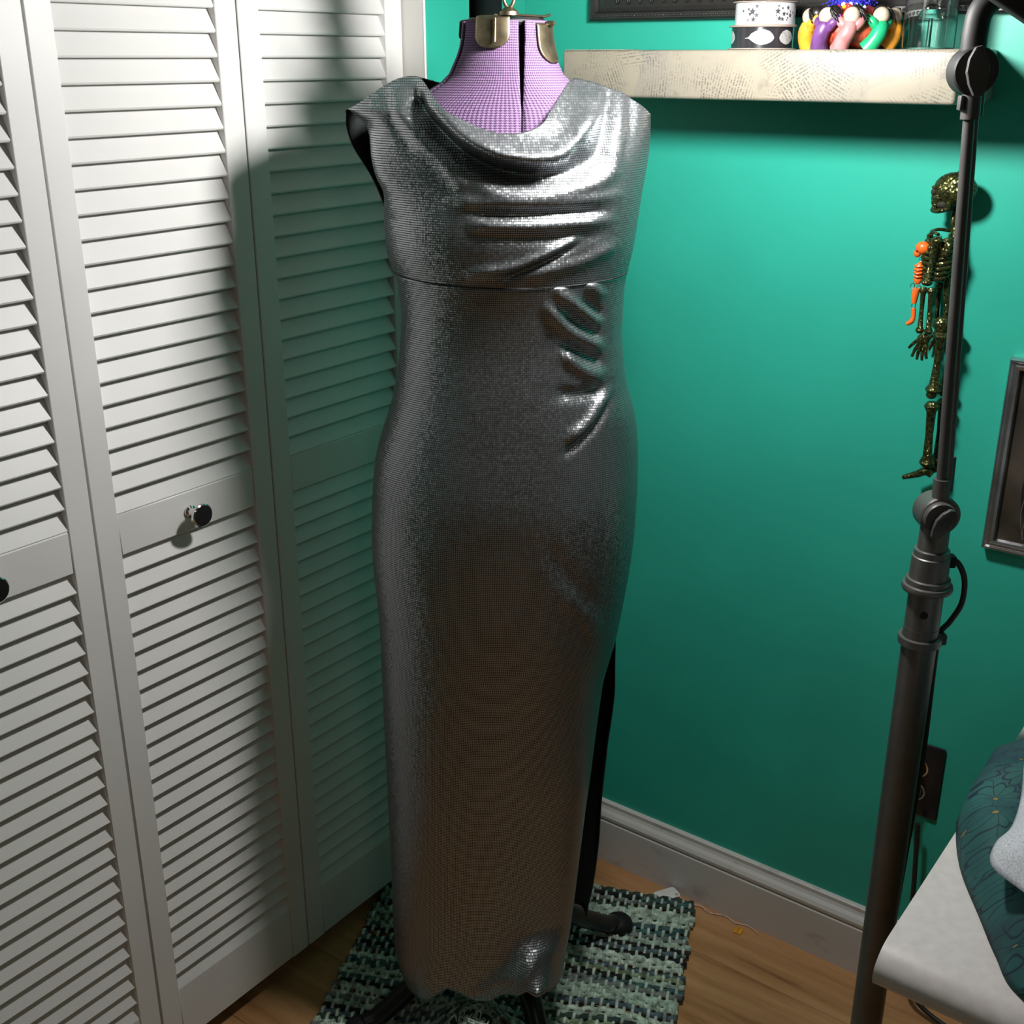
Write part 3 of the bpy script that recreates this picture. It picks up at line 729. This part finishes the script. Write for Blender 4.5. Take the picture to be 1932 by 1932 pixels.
Ms = [Matrix(), Matrix(((1, 0, 0, 0), (0, -1, 0, FW), (0, 0, -1, FHt), (0, 0, 0, 1)))]
Ml = [Matrix(((1, 0, 0, 0), (0, 0, 1, 0), (0, 1, 0, 0), (0, 0, 0, 1))), Matrix(((1, 0, 0, 0), (0, 0, -1, FW), (0, -1, 0, FHt), (0, 0, 0, 1)))]
bot = frame_bar('bottom_rail', FW, fr, Ms[0], 'carved', fprof, BW); frame_bar('top_rail', FW, fr, Ms[1], 'carved', fprof, BW)
frame_bar('side_rail', FHt, fr, Ml[0], 'carved', fprof, BW); lft = frame_bar('side_rail', FHt, fr, Ml[1], 'carved', fprof, BW)
bm = bmesh.new(); nn_ = 30                                     # carved leaf scrolls along the lower rail
for k in range(nn_):
    y0 = .05+k*(FW-.1)/(nn_-1); 
    for sg in (-1, 1):
        pth = [Vector((-.023, y0+sg*(.001+.009*sin(u*2.6)*u), .022+.028*u)) for u in [q/6 for q in range(7)]]
        v_, f_ = tube_data(pth, [.0016]*5+[.0012, .0005], 5); vv = [bm.verts.new(x) for x in v_]
        for ff in f_: bm.faces.new([vv[q] for q in ff])
    ball_bm(bm, (-.0235, y0+.0095, .044), .0026, 6, 4)
for k in range(110): ball_bm(bm, (-.0242, .008+k*.0059, .0065), (.0015, .0022, .0022), 6, 4)
tag(bobj('carving', bm, 'carved', bot, True), None, None, kind='stuff')
box('print', (-.012, BW-.004, BW-.004), (-.008, FW-BW+.004, FHt-BW+.004), 'pane_dark', fr)

# ================================================================== THINGS ON THE RIGHT WALL
XK = 1.598
sk = thing('toy_skeleton', 'olive green glitter skeleton in profile on the teal wall behind the lamp pole', 'skeleton', (XK, 0, 0))
bm = bmesh.new()
ball_bm(bm, (0, .4815, 1.2905), (.0195, .0275, .0215), 24, 16)
ball_bm(bm, (0, .4985, 1.2800), (.0135, .0120, .0140), 16, 12)
ball_bm(bm, (0, .5045, 1.2735), (.0085, .0055, .0060), 12, 8)
for sx in (-1, 1):
    ball_bm(bm, (sx*.0115, .4960, 1.2800), (.0038, .0110, .0026), 12, 8)
    ball_bm(bm, (sx*.0085, .5040, 1.2925), (.0070, .0048, .0028), 12, 8)
ball_bm(bm, (0, .5085, 1.2815), (.0022, .0026, .0045), 8, 6)
skl = bobj('skull', bm, 'glitter', sk, True)
for sx in (-1, 1):
    ball('eye_socket', (sx*.0098, .5045, 1.2868), (.0052, .0045, .0046), 'socket', skl)
    ball('cheek_hollow', (sx*.0118, .4925, 1.2715), (.0032, .0068, .0042), 'socket', skl)
bm = bmesh.new()
v_, f_ = tube_data(smoothpath([(-.0135, .4835, 1.2760), (-.0128, .4850, 1.2672), (-.0100, .4980, 1.2630), (0, .5070, 1.2632), (.0100, .4980, 1.2630), (.0128, .4850, 1.2672), (.0135, .4835, 1.2760)], 6), .0034, 8)
vv = [bm.verts.new(x) for x in v_]
for ff in f_: bm.faces.new([vv[q] for q in ff])
bobj('jaw', bm, 'glitter', sk, True)
for z0 in (1.2705, 1.2665):
    bm = bmesh.new()
    for q in range(9):
        a = R(-80+q*20); bx(bm, (.0085*sin(a)-.0011, .5005+.0068*cos(a)-.0011, z0-.0017), (.0085*sin(a)+.0011, .5005+.0068*cos(a)+.0011, z0+.0017), .0004, 1)
    bobj('teeth', bm, 'glitter', skl, True)
tube('spine', [(.004, .4800, 1.270), (.004, .4795, 1.250), (.005, .4760, 1.225), (.004, .4745, 1.195), (.003, .4775, 1.165), (.003, .4735, 1.140), (.002, .4730, 1.120)], .0040, 'glitter', sk, n=10)
ribs = []
for k in range(8):
    z_ = 1.2290-k*.0066; yr = .0145+.0055*sin(min(1, (k+1)/5)*pi/2)-max(0, k-5)*.0018; xr_ = .0125+.006*sin(min(1, (k+1)/5)*pi/2)
    for sx in (-1, 1):
        pth = []
        for q in range(9):
            a = -pi/2+pi*q/8; pth.append((sx*xr_*cos(a)*1.0, .4915+yr*sin(a), z_-.004*cos(a)*1.3-.003*(q/8)+(.004 if q > 6 else 0)))
        tube('rib', pth, .0027, 'glitter', sk, n=7, k=2)
tube('sternum', [(0, .5050, 1.2330), (0, .5095, 1.2150), (0, .5085, 1.1960)], [.0030, .0028, .0018], 'glitter', sk, n=8, flat=.6)
for sx in (-1, 1):
    tube('clavicle', [(0, .5050, 1.2350), (sx*.012, .5000, 1.2370), (sx*.024, .4880, 1.2350)], .0023, 'glitter', sk, n=8)
    bm = bmesh.new(); ball_bm(bm, (sx*.018, .4790, 1.2180), (.003, .008, .013), 12, 8); bobj('shoulder_blade', bm, 'glitter', sk, True)
def bone(name, a, b, r0, parent, mid=.62, n=8, e=1.35):
    a, b = Vector(a), Vector(b); P = [a+(b-a)*u for u in (0, .06, .15, .5, .85, .94, 1)]; r0 = r0*1.45
    return tube(name, P, [r0*.8, r0*e, r0*mid*1.25, r0*mid, r0*mid*1.25, r0*e, r0*.8], 'glitter', parent, n=n, k=1)
for sx, dy in ((-1, 0), (1, -.006)):
    bone('upper_arm', (sx*.025, .4880+dy, 1.2320), (sx*.024, .4960+dy, 1.1690), .0042, sk)
    f1 = bone('forearm_bone', (sx*.0225, .4990+dy, 1.1660), (sx*.024, .4965+dy, 1.1050), .0032, sk)
    bone('forearm_bone', (sx*.0225, .4890+dy, 1.1660), (sx*.024, .4850+dy, 1.1050), .0032, sk)
    hb = bmesh.new(); ball_bm(hb, (sx*.024, .4905+dy, 1.0975), (.0042, .0085, .0080), 12, 8); hand = bobj('hand', hb, 'glitter', sk, True)
    for (ya, za, yb, zb) in ((.4970, 1.0960, .5080, 1.0835), (.4950, 1.0920, .5025, 1.0725), (.4920, 1.0905, .4955, 1.0695), (.4885, 1.0905, .4885, 1.0690), (.4860, 1.0920, .4825, 1.0720)):
        tube('finger', [(sx*.024, ya+dy, za), (sx*.0255, (ya+yb)/2+dy+.0006, (za+zb)/2), (sx*.025, yb+dy, zb)], [.0026, .0024, .0018], 'glitter', hand, n=7, k=4)
bm = bmesh.new()
ball_bm(bm, (0, .4740, 1.1130), (.010, .007, .007), 12, 8)
for sx in (-1, 1): ball_bm(bm, (sx*.011, .4730, 1.1160), (.0085, .010, .012), 14, 10)
bobj('pelvis', bm, 'glitter', sk, True)
for sx, dy in ((-1, 0), (1, -.008)):
    fe = bone('thigh_bone', (sx*.014, .4700+dy, 1.1080), (sx*.012, .4725+dy, 1.0230), .0058, sk, .6)
    ball('knee_knob', (sx*.012, .4740+dy, 1.0210), (.0062, .0072, .0062), 'glitter', fe)
    bone('shin_bone', (sx*.012, .4715+dy, 1.0110), (sx*.011, .4680+dy, .9190), .0056, sk, .66)
    tube('foot', [(sx*.011, .4590+dy, .9075), (sx*.011, .4680+dy, .9120), (sx*.011, .4800+dy, .9050), (sx*.011, .4980+dy, .8965)], [.0055, .0085, .0068, .0042], 'glitter', sk, n=10, flat=.75)
tube('hanging_loop', [(0, .4815, 1.311), (.016, .4810, 1.318), (.034, .4800, 1.322)], .0007, 'steel', sk, n=5)

oc = thing('skeleton_charm', 'small jointed bright orange skeleton charm dangling beside the green skeleton', 'charm', (1.588, 0, 0))
bm = bmesh.new(); ball_bm(bm, (0, .5105, 1.2145), (.0080, .0098, .0085), 16, 12); ball_bm(bm, (0, .5165, 1.2075), (.0055, .0050, .0062), 12, 8)
h_ = bobj('skull', bm, 'orange', oc, True); ball('eye_socket', (-.0052, .5160, 1.2122), (.003, .0026, .0028), 'redsatin', h_)
bm = bmesh.new(); ball_bm(bm, (0, .5118, 1.1860), (.0058, .0062, .0098), 14, 10); ball_bm(bm, (0, .5118, 1.1740), (.0048, .0056, .0080), 14, 10)
ts = bobj('torso', bm, 'orange', oc, True)
for k in range(4): tube('rib', [(-.0040, .5170, 1.1915-k*.0045), (-.0068, .5118, 1.1905-k*.0045), (-.0040, .5065, 1.1915-k*.0045)], .0011, 'orange', ts, n=6, k=3)
tube('leg', [(0, .5120, 1.1610), (0, .5130, 1.1520), (0, .5135, 1.1410)], [.0052, .0048, .0036], 'orange', oc)
tube('foot', [(0, .5130, 1.1345), (0, .5120, 1.1220), (0, .5140, 1.1160), (0, .5195, 1.1120)], [.0034, .0030, .0036, .0026], 'orange', oc)
for yy, zz in ((.5100, 1.2000), (.5175, 1.1640), (.5090, 1.1620), (.5130, 1.1378)):
    tube('jump_ring', [(-.001, yy+.0028*cos(a), zz+.0033*sin(a)) for a in [2*pi*k/12 for k in range(13)]], .0005, 'steel', oc, n=5, k=1)
tube('hanging_wire', [(0, .5060, 1.2200), (.020, .5040, 1.2240), (.045, .5030, 1.2260)], .0006, 'steel', oc, n=5)

# framed print at the right edge
mf = thing('framed_print', 'silver framed dark print of a black vase, cut off by the right edge', 'picture frame', (XB, .188, .806))
FW2, FH2 = .200, .272
p2 = [(0, 0), (-.014, 0), (-.017, .002), (-.017, .004), (-.0135, .006), (-.0135, .009), (-.0165, .011), (-.0155, .0145), (-.009, .016), (0, .016)]
def mk(W_, H_):
    return [Matrix(), Matrix(((1, 0, 0, 0), (0, -1, 0, W_), (0, 0, -1, H_), (0, 0, 0, 1))), Matrix(((1, 0, 0, 0), (0, 0, 1, 0), (0, 1, 0, 0), (0, 0, 0, 1))), Matrix(((1, 0, 0, 0), (0, 0, -1, W_), (0, -1, 0, H_), (0, 0, 0, 1)))]
for nm, L_, M_ in zip(('bottom_bar', 'top_bar', 'side_bar', 'side_bar'), (FW2, FW2, FH2, FH2), mk(FW2, FH2)): frame_bar(nm, L_, mf, M_, 'silverframe', p2, .016)
bk = box('print', (-.008, .014, .014), (-.004, FW2-.014, FH2-.014), 'print', mf)
el = [(.1+.060*cos(a)*(1 if sin(a) < .2 else max(.35, 1-.8*(sin(a)-.2))), .095+.090*sin(a)) for a in [2*pi*k/40 for k in range(40)]]
el = [(a, max(b, .0145)) for a, b in el]
prism('vase_figure', el, -.0086, -.0080, 'blackmatte', mf, axis=0)
for k in range(9):
    y0 = .148-k*.006; pts = [(-.0089, y0+.008*sin(u*5+k), .022+u*.13*(1-.05*k)) for u in [q/14 for q in range(15)]]
    tube('ink_line', pts, .00045, 'line', mf, n=4, k=1)

# outlet
ol = thing('wall_outlet', 'black duplex outlet plate on the teal wall with plugs behind the lamp pole', 'outlet', (XB, .432, .401))
box('plate', (-.005, -.0375, -.0645), (0, .0375, .0645), 'black', ol, .003, 2)
for zz in (-.021, .021):
    M = Matrix.Translation((-.005, .0005, zz)) @ Matrix.Rotation(R(-90), 4, 'Y')
    rc = lathe('receptacle', [(0, 0), (.0168, 0), (.0168, .0018), (.0145, .0022), (0, .0022)], 'tag' if zz < 0 else 'chrome', ol, 28, M)
    lathe('face', [(0, .0024), (.0142, .0024), (.0142, .0021)], 'blackmatte', rc, 28, M)
    pgm = bmesh.new(); lathe_bm(pgm, [(0, .0026), (.0125, .0026), (.012, .017), (.0075, .024), (.0055, .036), (0, .036)], 20, M)
    bobj('plug', pgm, 'blackmatte' if zz > 0 else 'clear', ol, True, 40)
for zz in (-.048, .048):
    lathe('screw', [(0, 0), (.003, 0), (.0025, .001), (0, .001)], 'steel', ol, 12, Matrix.Translation((-.005, 0, zz)) @ Matrix.Rotation(R(-90), 4, 'Y'))

# ================================================================== TASK LAMP
LP = Vector((1.2600, .3530, 0))
lm = thing('floor_task_lamp', 'tall dark grey swing-arm floor lamp standing behind the grey table', 'lamp', LP, YAW)
# local: x right, y away
lathe('base', [(0, 0), (.12, 0), (.124, .004), (.124, .014), (.115, .020), (.03, .026), (.024, .034), (0, .034)], 'lampdark', lm, 48)
lathe('pole', [(0, .03), (.0198, .03), (.0198, .838), (0, .838)], 'lampgrey', lm, 32)
lathe('pole_sleeve', [(.0206, .817), (.0245, .817), (.0245, .826), (.0215, .8268), (.0205, .8268)], 'lampgrey', lm, 32)
box('cord_guide', (.016, -.006, .815), (.030, .006, .828), 'lampdark', lm, .002)
up_p = lathe('upper_pole', [(0, .826), (.0195, .826), (.0195, .884), (.0275, .885), (.0285, .888), (.0275, .892), (.0245, .893), (.0245, .899), (.0215, .900), (.0210, .926), (.0195, .927), (.0195, .934), (.0165, .935), (.0160, .972), (0, .974)], 'lampgrey', lm, 32)
lathe('hole_plug', [(0, 0), (.0045, 0), (.004, .0012), (0, .0012)], 'blackmatte', up_p, 16, Matrix.Translation((-.006, -.0190, .860)) @ Matrix.Rotation(R(90), 4, 'X'))
# lower knuckle: drum with axis towards the viewer, wing knob
def drum(name, c, r, y0, y1, mat, parent, n=28):
    M = Matrix.Translation(c) @ Matrix.Rotation(R(90), 4, 'X')
    return lathe(name, [(0, -y1), (r*.93, -y1), (r, -y1+.002), (r, -y0-.002), (r*.93, -y0), (0, -y0)], mat, parent, n, M)
kc = (.000, 0, .977)
ang_tilt = Matrix.Rotation(R(-24), 4, 'Z')
k1 = drum('knuckle', kc, .0225, -.012, .018, 'lampgrey', lm); k1b = drum('knuckle_cap', (kc[0]-.002, 0, kc[2]), .0185, -.020, -.010, 'lampdark', k1)
def wing(c, parent, sc=1., tilt=20):
    ca, sa = cos(R(tilt)), sin(R(tilt)); out = [(-.004, -.020), (.004, -.021), (.0075, -.010), (.010, 0), (.0075, .010), (.003, .021), (-.003, .020), (-.0085, .011), (-.0105, 0), (-.008, -.010)]
    pts = [(c[0]+(a*ca-b*sa)*sc, c[2]+(a*sa+b*ca)*sc) for a, b in out]
    return prism('wing_knob', pts, c[1]-.006, c[1], 'lampdark', parent, axis=1, bev=.0012)
wing((kc[0]-.001, -.020, kc[2]-.004), k1, .92, -28)
# twin-tube arm, leaning slightly
a0, a1 = Vector((.000, -.004, .985)), Vector((-.0245, -.004, 1.405))
tube('arm_socket', [a0+Vector((.0, 0, .002)), a0+Vector((-.0015, 0, .034))], .0092, 'lampgrey', lm, n=20)
tube('arm_socket', [a0+Vector((.0125, .016, .015)), a0+Vector((.0115, .016, .054))], .0056, 'lampdark', lm, n=16)
tube('arm_tube', [a0+Vector((-.001, 0, .02)), a1+Vector((0, 0, -.01))], .0056, 'lampdark', lm, n=16)
tube('arm_tube', [a0+Vector((.0105, .012, .02)), a1+Vector((.0085, .012, .01))], .0042, 'lampgrey', lm, n=16)
ce = tube('arm_clamp', [a1+Vector((.0010, 0, -.012)), a1+Vector((-.0005, 0, .028))], .0092, 'lampdark', lm, n=20)
tube('arm_clamp', [a1+Vector((.0105, .012, -.010)), a1+Vector((.0092, .012, .030))], .0072, 'lampdark', lm, n=16)
box('clamp_key', (a1.x-.0125, a1.y-.006, a1.z-.004), (a1.x-.008, a1.y+.004, a1.z+.010), 'lampdark', ce, .0015)
kc2 = (a1.x-.001, -.004, 1.437)
k2 = drum('knuckle', (kc2[0], 0, kc2[2]), .0225, -.012, .012, 'lamphousing', lm); drum('knuckle_plate', (kc2[0]+.004, .012, kc2[2]), .0215, .0, .010, 'lampgrey', k2)
wing((kc2[0]-.003, -.020, kc2[2]), k2, 1.1, 6)
# bent neck towards the head
tube('bent_neck', [(kc2[0]-.001, .002, 1.448), (kc2[0]-.0015, .002, 1.472), (kc2[0]+.002, .002, 1.492), (kc2[0]+.018, .000, 1.508), (kc2[0]+.040, -.004, 1.522), (kc2[0]+.050, -.008, 1.534)], .0120, 'lamphousing', lm, n=20)
# head: long housing built in the lamp's local frame, from the neck end up and over to the light panel
inv = (Matrix.Translation(LP) @ Matrix.Rotation(YAW, 4, 'Z')).inverted()
hc = inv @ LAMP_C
hp = Vector((kc2[0]+.046, -.010, 1.536))                     # top of the bent neck
aim = inv @ Vector((1.36, 1.00, 1.00))
nrm = (aim-hc).normalized()
hq = hc-nrm*.050                                             # back of the shade
tube('head_arm', [hp, hp*.6+hq*.4+Vector((0, -.02, .085)), hp*.2+hq*.8+Vector((0, -.02, .075)), hq], [.011, .011, .010, .012], 'lamphousing', lm, n=16)
zq = Vector((0, 0, 1)); HM = Matrix.Translation(hc) @ zq.rotation_difference(-nrm).to_matrix().to_4x4()   # local +z points to the back of the shade
hd = lathe('lamp_shade', [(.058, -.004), (.060, -.004), (.0605, .004), (.055, .020), (.040, .040), (.018, .052), (0, .054), (0, .050), (.016, .049), (.038, .037), (.052, .019), (.0575, .004), (.058, -.004)], 'lamphousing', lm, 40, HM)
lathe('bulb', [(0, .030), (.020, .028), (.036, .020), (.042, .012), (.040, .006), (0, .004)], 'diffuser', hd, 40, HM)
bar0, bar1 = Vector((-.105, -.070, 1.5325)), Vector((.062, -.070, 1.4380))   # flat balance bar beside the neck
bd = (bar1-bar0).normalized(); bn = Vector((0, 1, 0)); bs = bd.cross(bn).normalized(); bn = bs.cross(bd)
bm = bmesh.new(); bx(bm, (0, -.010, -.0), ((bar1-bar0).length, .010, .040), .004, 3)
BM_ = Matrix.Translation(bar0) @ Matrix(((bd.x, bn.x, -bs.x, 0), (bd.y, bn.y, -bs.y, 0), (bd.z, bn.z, -bs.z, 0), (0, 0, 0, 1)))
if (BM_.to_3x3() @ Vector((0, 0, 1))).z < 0: BM_ = BM_ @ Matrix.Rotation(pi, 4, 'X')
bmesh.ops.transform(bm, matrix=BM_, verts=bm.verts[:]); bobj('balance_bar', bm, 'lamphousing', lm, True, 40)
tube('bar_pin', [hp+Vector((-.006, .012, 0)), hp+Vector((-.006, -.085, .004))], .006, 'lampdark', lm, n=12)
al = bpy.data.lights.new('lamp_light', 'POINT'); al.shadow_soft_size = .045; al.energy = LAMP_POWER; al.color = (1, .985, .96)
alo = bpy.data.objects.new('lamp_light', al); link(alo, lm)
alo.matrix_local = HM @ Matrix.Translation((0, 0, -.030))
# cord
cp = [(.020, .004, .918), (.032, .004, .916), (.043, .004, .895), (.044, .004, .865), (.034, .004, .842), (.024, .004, .826), (.0235, .006, .79), (.026, .006, .65), (.022, .006, .50), (.020, .008, .35), (.022, .012, .2), (.026, .02, .05)]
cd_ = tube('cord', cp, .0034, 'cord', lm, n=8)
box('strain_relief', (.017, -.003, .911), (.029, .011, .925), 'blackmatte', cd_, .002)

# unseen fill light, added behind the viewer to lift the dim areas
cl = thing('added_fill_light', 'added dome-shaped fill light, unseen behind the camera', 'light', (-.35, -.75, ZC))
lathe('rim', [(0, 0), (.16, 0), (.16, -.02), (.15, -.025), (0, -.025)], 'white', cl, 40)
lathe('dome', [(.148, -.026), (.13, -.05), (.09, -.068), (0, -.076)], 'diffuser', cl, 40)
pl_ = bpy.data.lights.new('fill_glow', 'AREA'); pl_.shape = 'DISK'; pl_.size = .28; pl_.energy = FILL_POWER; pl_.color = (1, .90, .78)
po = bpy.data.objects.new('fill_glow', pl_); link(po, cl); po.location = (0, 0, -.085)

# ================================================================== TABLE AND FABRIC
TZ, TX, TY = .70, .866, .243
tb = thing('grey_table', 'pale grey laminate table with rounded front edge at the lower right', 'table', (0, 0, 0))
rr = .030; pf = [(XB-.03, TZ), (TX+.034, TZ)]
for k in range(1, 9):
    a = R(90*k/8); pf.append((TX+.034-.034*sin(a), TZ-.022+.022*cos(a)))
for k in range(1, 7):
    a = R(90*k/6); pf.append((TX+.012-.012*cos(a), TZ-.022-.014*sin(a)))
pf += [(XB-.03, TZ-.036)]
top = prism('table_top', [(a, b) for a, b in pf], -.62, TY, 'tabletop', tb, axis=1)
top.data.polygons.foreach_set('use_smooth', [True]*len(top.data.polygons)); top.data.set_sharp_from_angle(angle=R(30))
for lx, ly in ((TX+.09, TY-.115), (XB-.08, TY-.115), (TX+.09, -.56), (XB-.08, -.56)):
    box('leg', (lx-.012, ly-.020, .0), (lx+.012, ly+.020, TZ-.034), 'tableleg', tb, .003)
box('apron', (TX+.065, -.58, TZ-.085), (TX+.085, TY-.14, TZ-.036), 'blackmatte', tb)

def heap(name, outline, hfun, mat, label, cat, uvs=1., n=46, base=TZ):
    # cloth heap: radial grid inside a closed outline, raised and rippled, with a rim resting on the table
    cx_ = sum(p[0] for p in outline)/len(outline); cy_ = sum(p[1] for p in outline)/len(outline)
    out = [(v.x, v.y) for v in smoothpath([(a, b, 0) for a, b in outline]+[(outline[0][0], outline[0][1], 0)], 6)][:-1]
    m = len(out); V, F, U = [], [], []
    for i in range(n+1):
        u = (i/n)
        for (a, b) in out:
            x_, y_ = cx_+(a-cx_)*u, cy_+(b-cy_)*u; h = hfun(x_, y_, u)
            V.append((x_, y_, base+.0012+h)); U.append((x_*uvs, y_*uvs+h*.7))
    for i in range(n):
        for j in range(m): F.append((i*m+j, (i+1)*m+j, (i+1)*m+(j+1) % m, i*m+(j+1) % m))
    o = obj(name, V, F, mat, None, True, U); bm = bmesh.new(); bm.from_mesh(o.data); bmesh.ops.remove_doubles(bm, verts=bm.verts[:], dist=1e-6); bmesh.ops.recalc_face_normals(bm, faces=bm.faces[:]); bm.to_mesh(o.data); bm.free()
    md = o.modifiers.new('cloth', 'SOLIDIFY'); md.thickness = .0011; md.offset = 1
    return tag(o, label, cat)
def hf1(x_, y_, u):
    e = max(0, 1-u**9); h = e*(.052+.014*noise.noise(Vector((x_*16, y_*16, 1)))+.006*sin(x_*70+y_*40+2*noise.noise(Vector((x_*9, y_*9, 3)))))
    return h-max(0, y_-TY-.002)*2.2*(1-e)
heap('teal_fabric', [(a, b+.024) for a, b in [(1.245, .234), (1.165, .232), (1.10, .220), (1.035, .196), (.975, .160), (.930, .132), (.895, .105), (.880, .05), (.90, -.06), (1.0, -.12), (1.15, -.13), (1.28, -.08), (1.32, .04), (1.30, .17)]], hf1, 'floral', 'crumpled dark teal cotton fabric with fine flower print on the grey table', 'fabric')
def hf2(x_, y_, u):
    e = max(0, 1-u**6); return .068+e*(.016+.012*noise.noise(Vector((x_*22, y_*22, 5))))
heap('white_tulle', [(a-.004, b+.028) for a, b in [(1.155, .172), (1.09, .158), (1.035, .152), (1.0, .157), (.965, .150), (.945, .118), (.93, .085), (.94, 0.02), (1.02, -.04), (1.12, -.03), (1.19, .04), (1.19, .13)]], hf2, 'tulle', 'piece of white glittery tulle lying on the teal flowered fabric', 'fabric', n=24)

# ================================================================== RUG
Q = FH*1.749+RT*.333; RW, RL = .565, .62
rug_rz = YAW-math.atan2(.24, .97)
# local rug frame: x from right edge to the left is negative, y towards the back
rg = thing('rag_rug', 'green and grey woven rag rug bunched up under the dress form', 'rug', Q, rug_rz)
hump_l = (FH*1.385+RT*-.055)-Q
ca, sa = cos(-rug_rz), sin(-rug_rz); hx, hy = hump_l.x*ca-hump_l.y*sa, hump_l.x*sa+hump_l.y*ca
def rh(x_, y_):
    d1 = (x_-hx)*.92+(y_-hy)*.2; d2 = (y_-hy)
    h = .090*exp(-(d1/.055)**2-(d2/.085)**2)
    h += .012*exp(-((x_+.10)/.05)**2-((y_+.30)/.05)**2)
    h += .004*(1+noise.noise(Vector((x_*8, y_*8, 2))))
    return h
WP, FP = .0128, .0118           # warp and weft pitch
nwarp, nweft = int(RW/WP), int(RL/FP)
rr_ = random.Random(11)
for j in range(nweft):
    y0 = -.006-j*FP; V, F = [], []; n = 6; off = rr_.uniform(-.006, .006); rad = FP*rr_.uniform(.46, .60)
    sag = rr_.uniform(-.004, .004); ph_ = rr_.uniform(0, 6)
    path, rads, cols_ = [], [], []
    m = nwarp*3; ci_ = rr_.choice([0, 0, 0, 1, 1, 2, 3, 3, 4, 4, 5, 6, 8, 8]); left = rr_.randint(18, 90)
    for k in range(m+1):
        x_ = -(k/3)*WP; idx = k/3
        yy = y0+.0035*noise.noise(Vector((x_*7+j*.05, j*.25, 0)))+sag*sin(x_*5+ph_)
        wv = cos(pi*idx+pi*j); zz = .0062+.0020*wv
        if k == 0 or k == m: x_ += off
        path.append((x_, yy, zz+rh(x_, yy))); rads.append(rad*(.86+.16*abs(sin(pi*idx))+.10*noise.noise(Vector((x_*120, j*3, 1)))))
        left -= 1
        if left <= 0:
            ci_ = rr_.choice([0, 0, 1, 1, 2, 3, 3, 4, 4, 5, 6, 7, 8, 8]); left = rr_.randint(18, 90)
        cols_.append(ci_)
    v_, f_ = tube_data(path, rads, n, flat=.8); used = sorted(set(cols_))
    o = obj('weft_strip', v_, f_, [RUGC[c_] for c_ in used], rg, True)
    for pi_, pg in enumerate(o.data.polygons):
        if pi_ < m*n: pg.material_index = used.index(cols_[pi_//n])
for i in range(nwarp):
    x_ = -(i+.5)*WP; path = []
    for k in range(nweft*3+1):
        jj = k/3; yy = -.006-jj*FP+.002*noise.noise(Vector((i*.4, jj*.2, 4))); xx = x_+.0015*noise.noise(Vector((i*.7, jj*.3, 8)))
        path.append((xx, yy, .0078-.0056*cos(pi*jj+pi*i)*1.0+rh(xx, yy)))
    v_, f_ = tube_data(path, .0029, 6); obj('warp_cord', v_, f_, 'warp', rg, True)
# frayed tuft on the bunched fold
bm = bmesh.new(); rf = random.Random(5)
for k in range(90):
    bx0 = hx+rf.gauss(0.01, .018); by0 = hy-.035+rf.gauss(0, .022); z0 = rh(bx0, by0)+.008
    p0 = Vector((bx0, by0, z0)); a = rf.uniform(0, 2*pi); r_ = rf.uniform(.008, .022)
    pth = smoothpath([p0, p0+Vector((cos(a)*r_*.5, sin(a)*r_*.5, rf.uniform(.004, .012))), p0+Vector((cos(a+1)*r_, sin(a+1)*r_, rf.uniform(-.002, .006))), p0+Vector((cos(a+2)*r_, sin(a+2)*r_, rf.uniform(-.006, 0)))], 4)
    v_, f_ = tube_data(pth, rf.uniform(.0008, .0018), 5); vv = [bm.verts.new(x) for x in v_]
    for ff in f_: bm.faces.new([vv[q] for q in ff])
tag(bobj('frayed_tuft', bm, RUGC[1], rg, True), None, None, kind='stuff')

# small things on the floor
tg = thing('paper_tag', 'white rounded paper tag with a string hole at the back corner of the rug', 'tag', (1.588, .832, .012), R(-30))
bm = bmesh.new(); bx(bm, (-.022, -.014, 0), (.022, .014, .0007)); es = [e for e in bm.edges if abs((e.verts[0].co-e.verts[1].co).z) > .0005]
bmesh.ops.bevel(bm, geom=es, offset=.006, segments=4, affect='EDGES', profile=.5); bobj('card', bm, 'tag', tg)
lathe('eyelet', [(.0015, .0007), (.003, .0007), (.003, .0011), (.0015, .0011)], 'cardboard', tg, 14, Matrix.Translation((.016, -.008, 0)))
tpts = [(1.597, .812, .012), (1.598, .790, .006), (1.606, .770, .003), (1.603, .748, .002), (1.610, .722, .002), (1.607, .700, .002), (1.611, .676, .002), (1.604, .655, .0015)]
th_ = tag(tube('twisted_thread', tpts, .0009, 'thread', None, n=5), 'pale pink twisted thread lying along the baseboard', 'thread')
tube('loose_strand', [(p[0]-.003*(-1)**i, p[1]+.004, p[2]) for i, p in enumerate(tpts[1:-1])], .0007, 'thread', th_, n=5)
ck = thing('plastic_clip', 'small square orange-yellow plastic clip on the wood floor', 'clip', (1.590, .688, 0), R(8))
box('plate', (-.008, -.0075, 0), (.008, .0075, .003), 'clip', ck, .001)
tube('spring', [(-.006, 0, .0035), (0, .001, .0055), (.006, 0, .0035)], .0012, 'clip', ck, n=6)
tag(tube('extension_cord', [(1.610, .415, .335), (1.606, .405, .20), (1.596, .40, .08), (1.585, .36, .02), (1.575, .25, .0045), (1.58, .10, .0045), (1.57, -.1, .0045)], .004, 'cord', None, n=8), 'thin black cord running down to the floor beneath the table', 'cord')
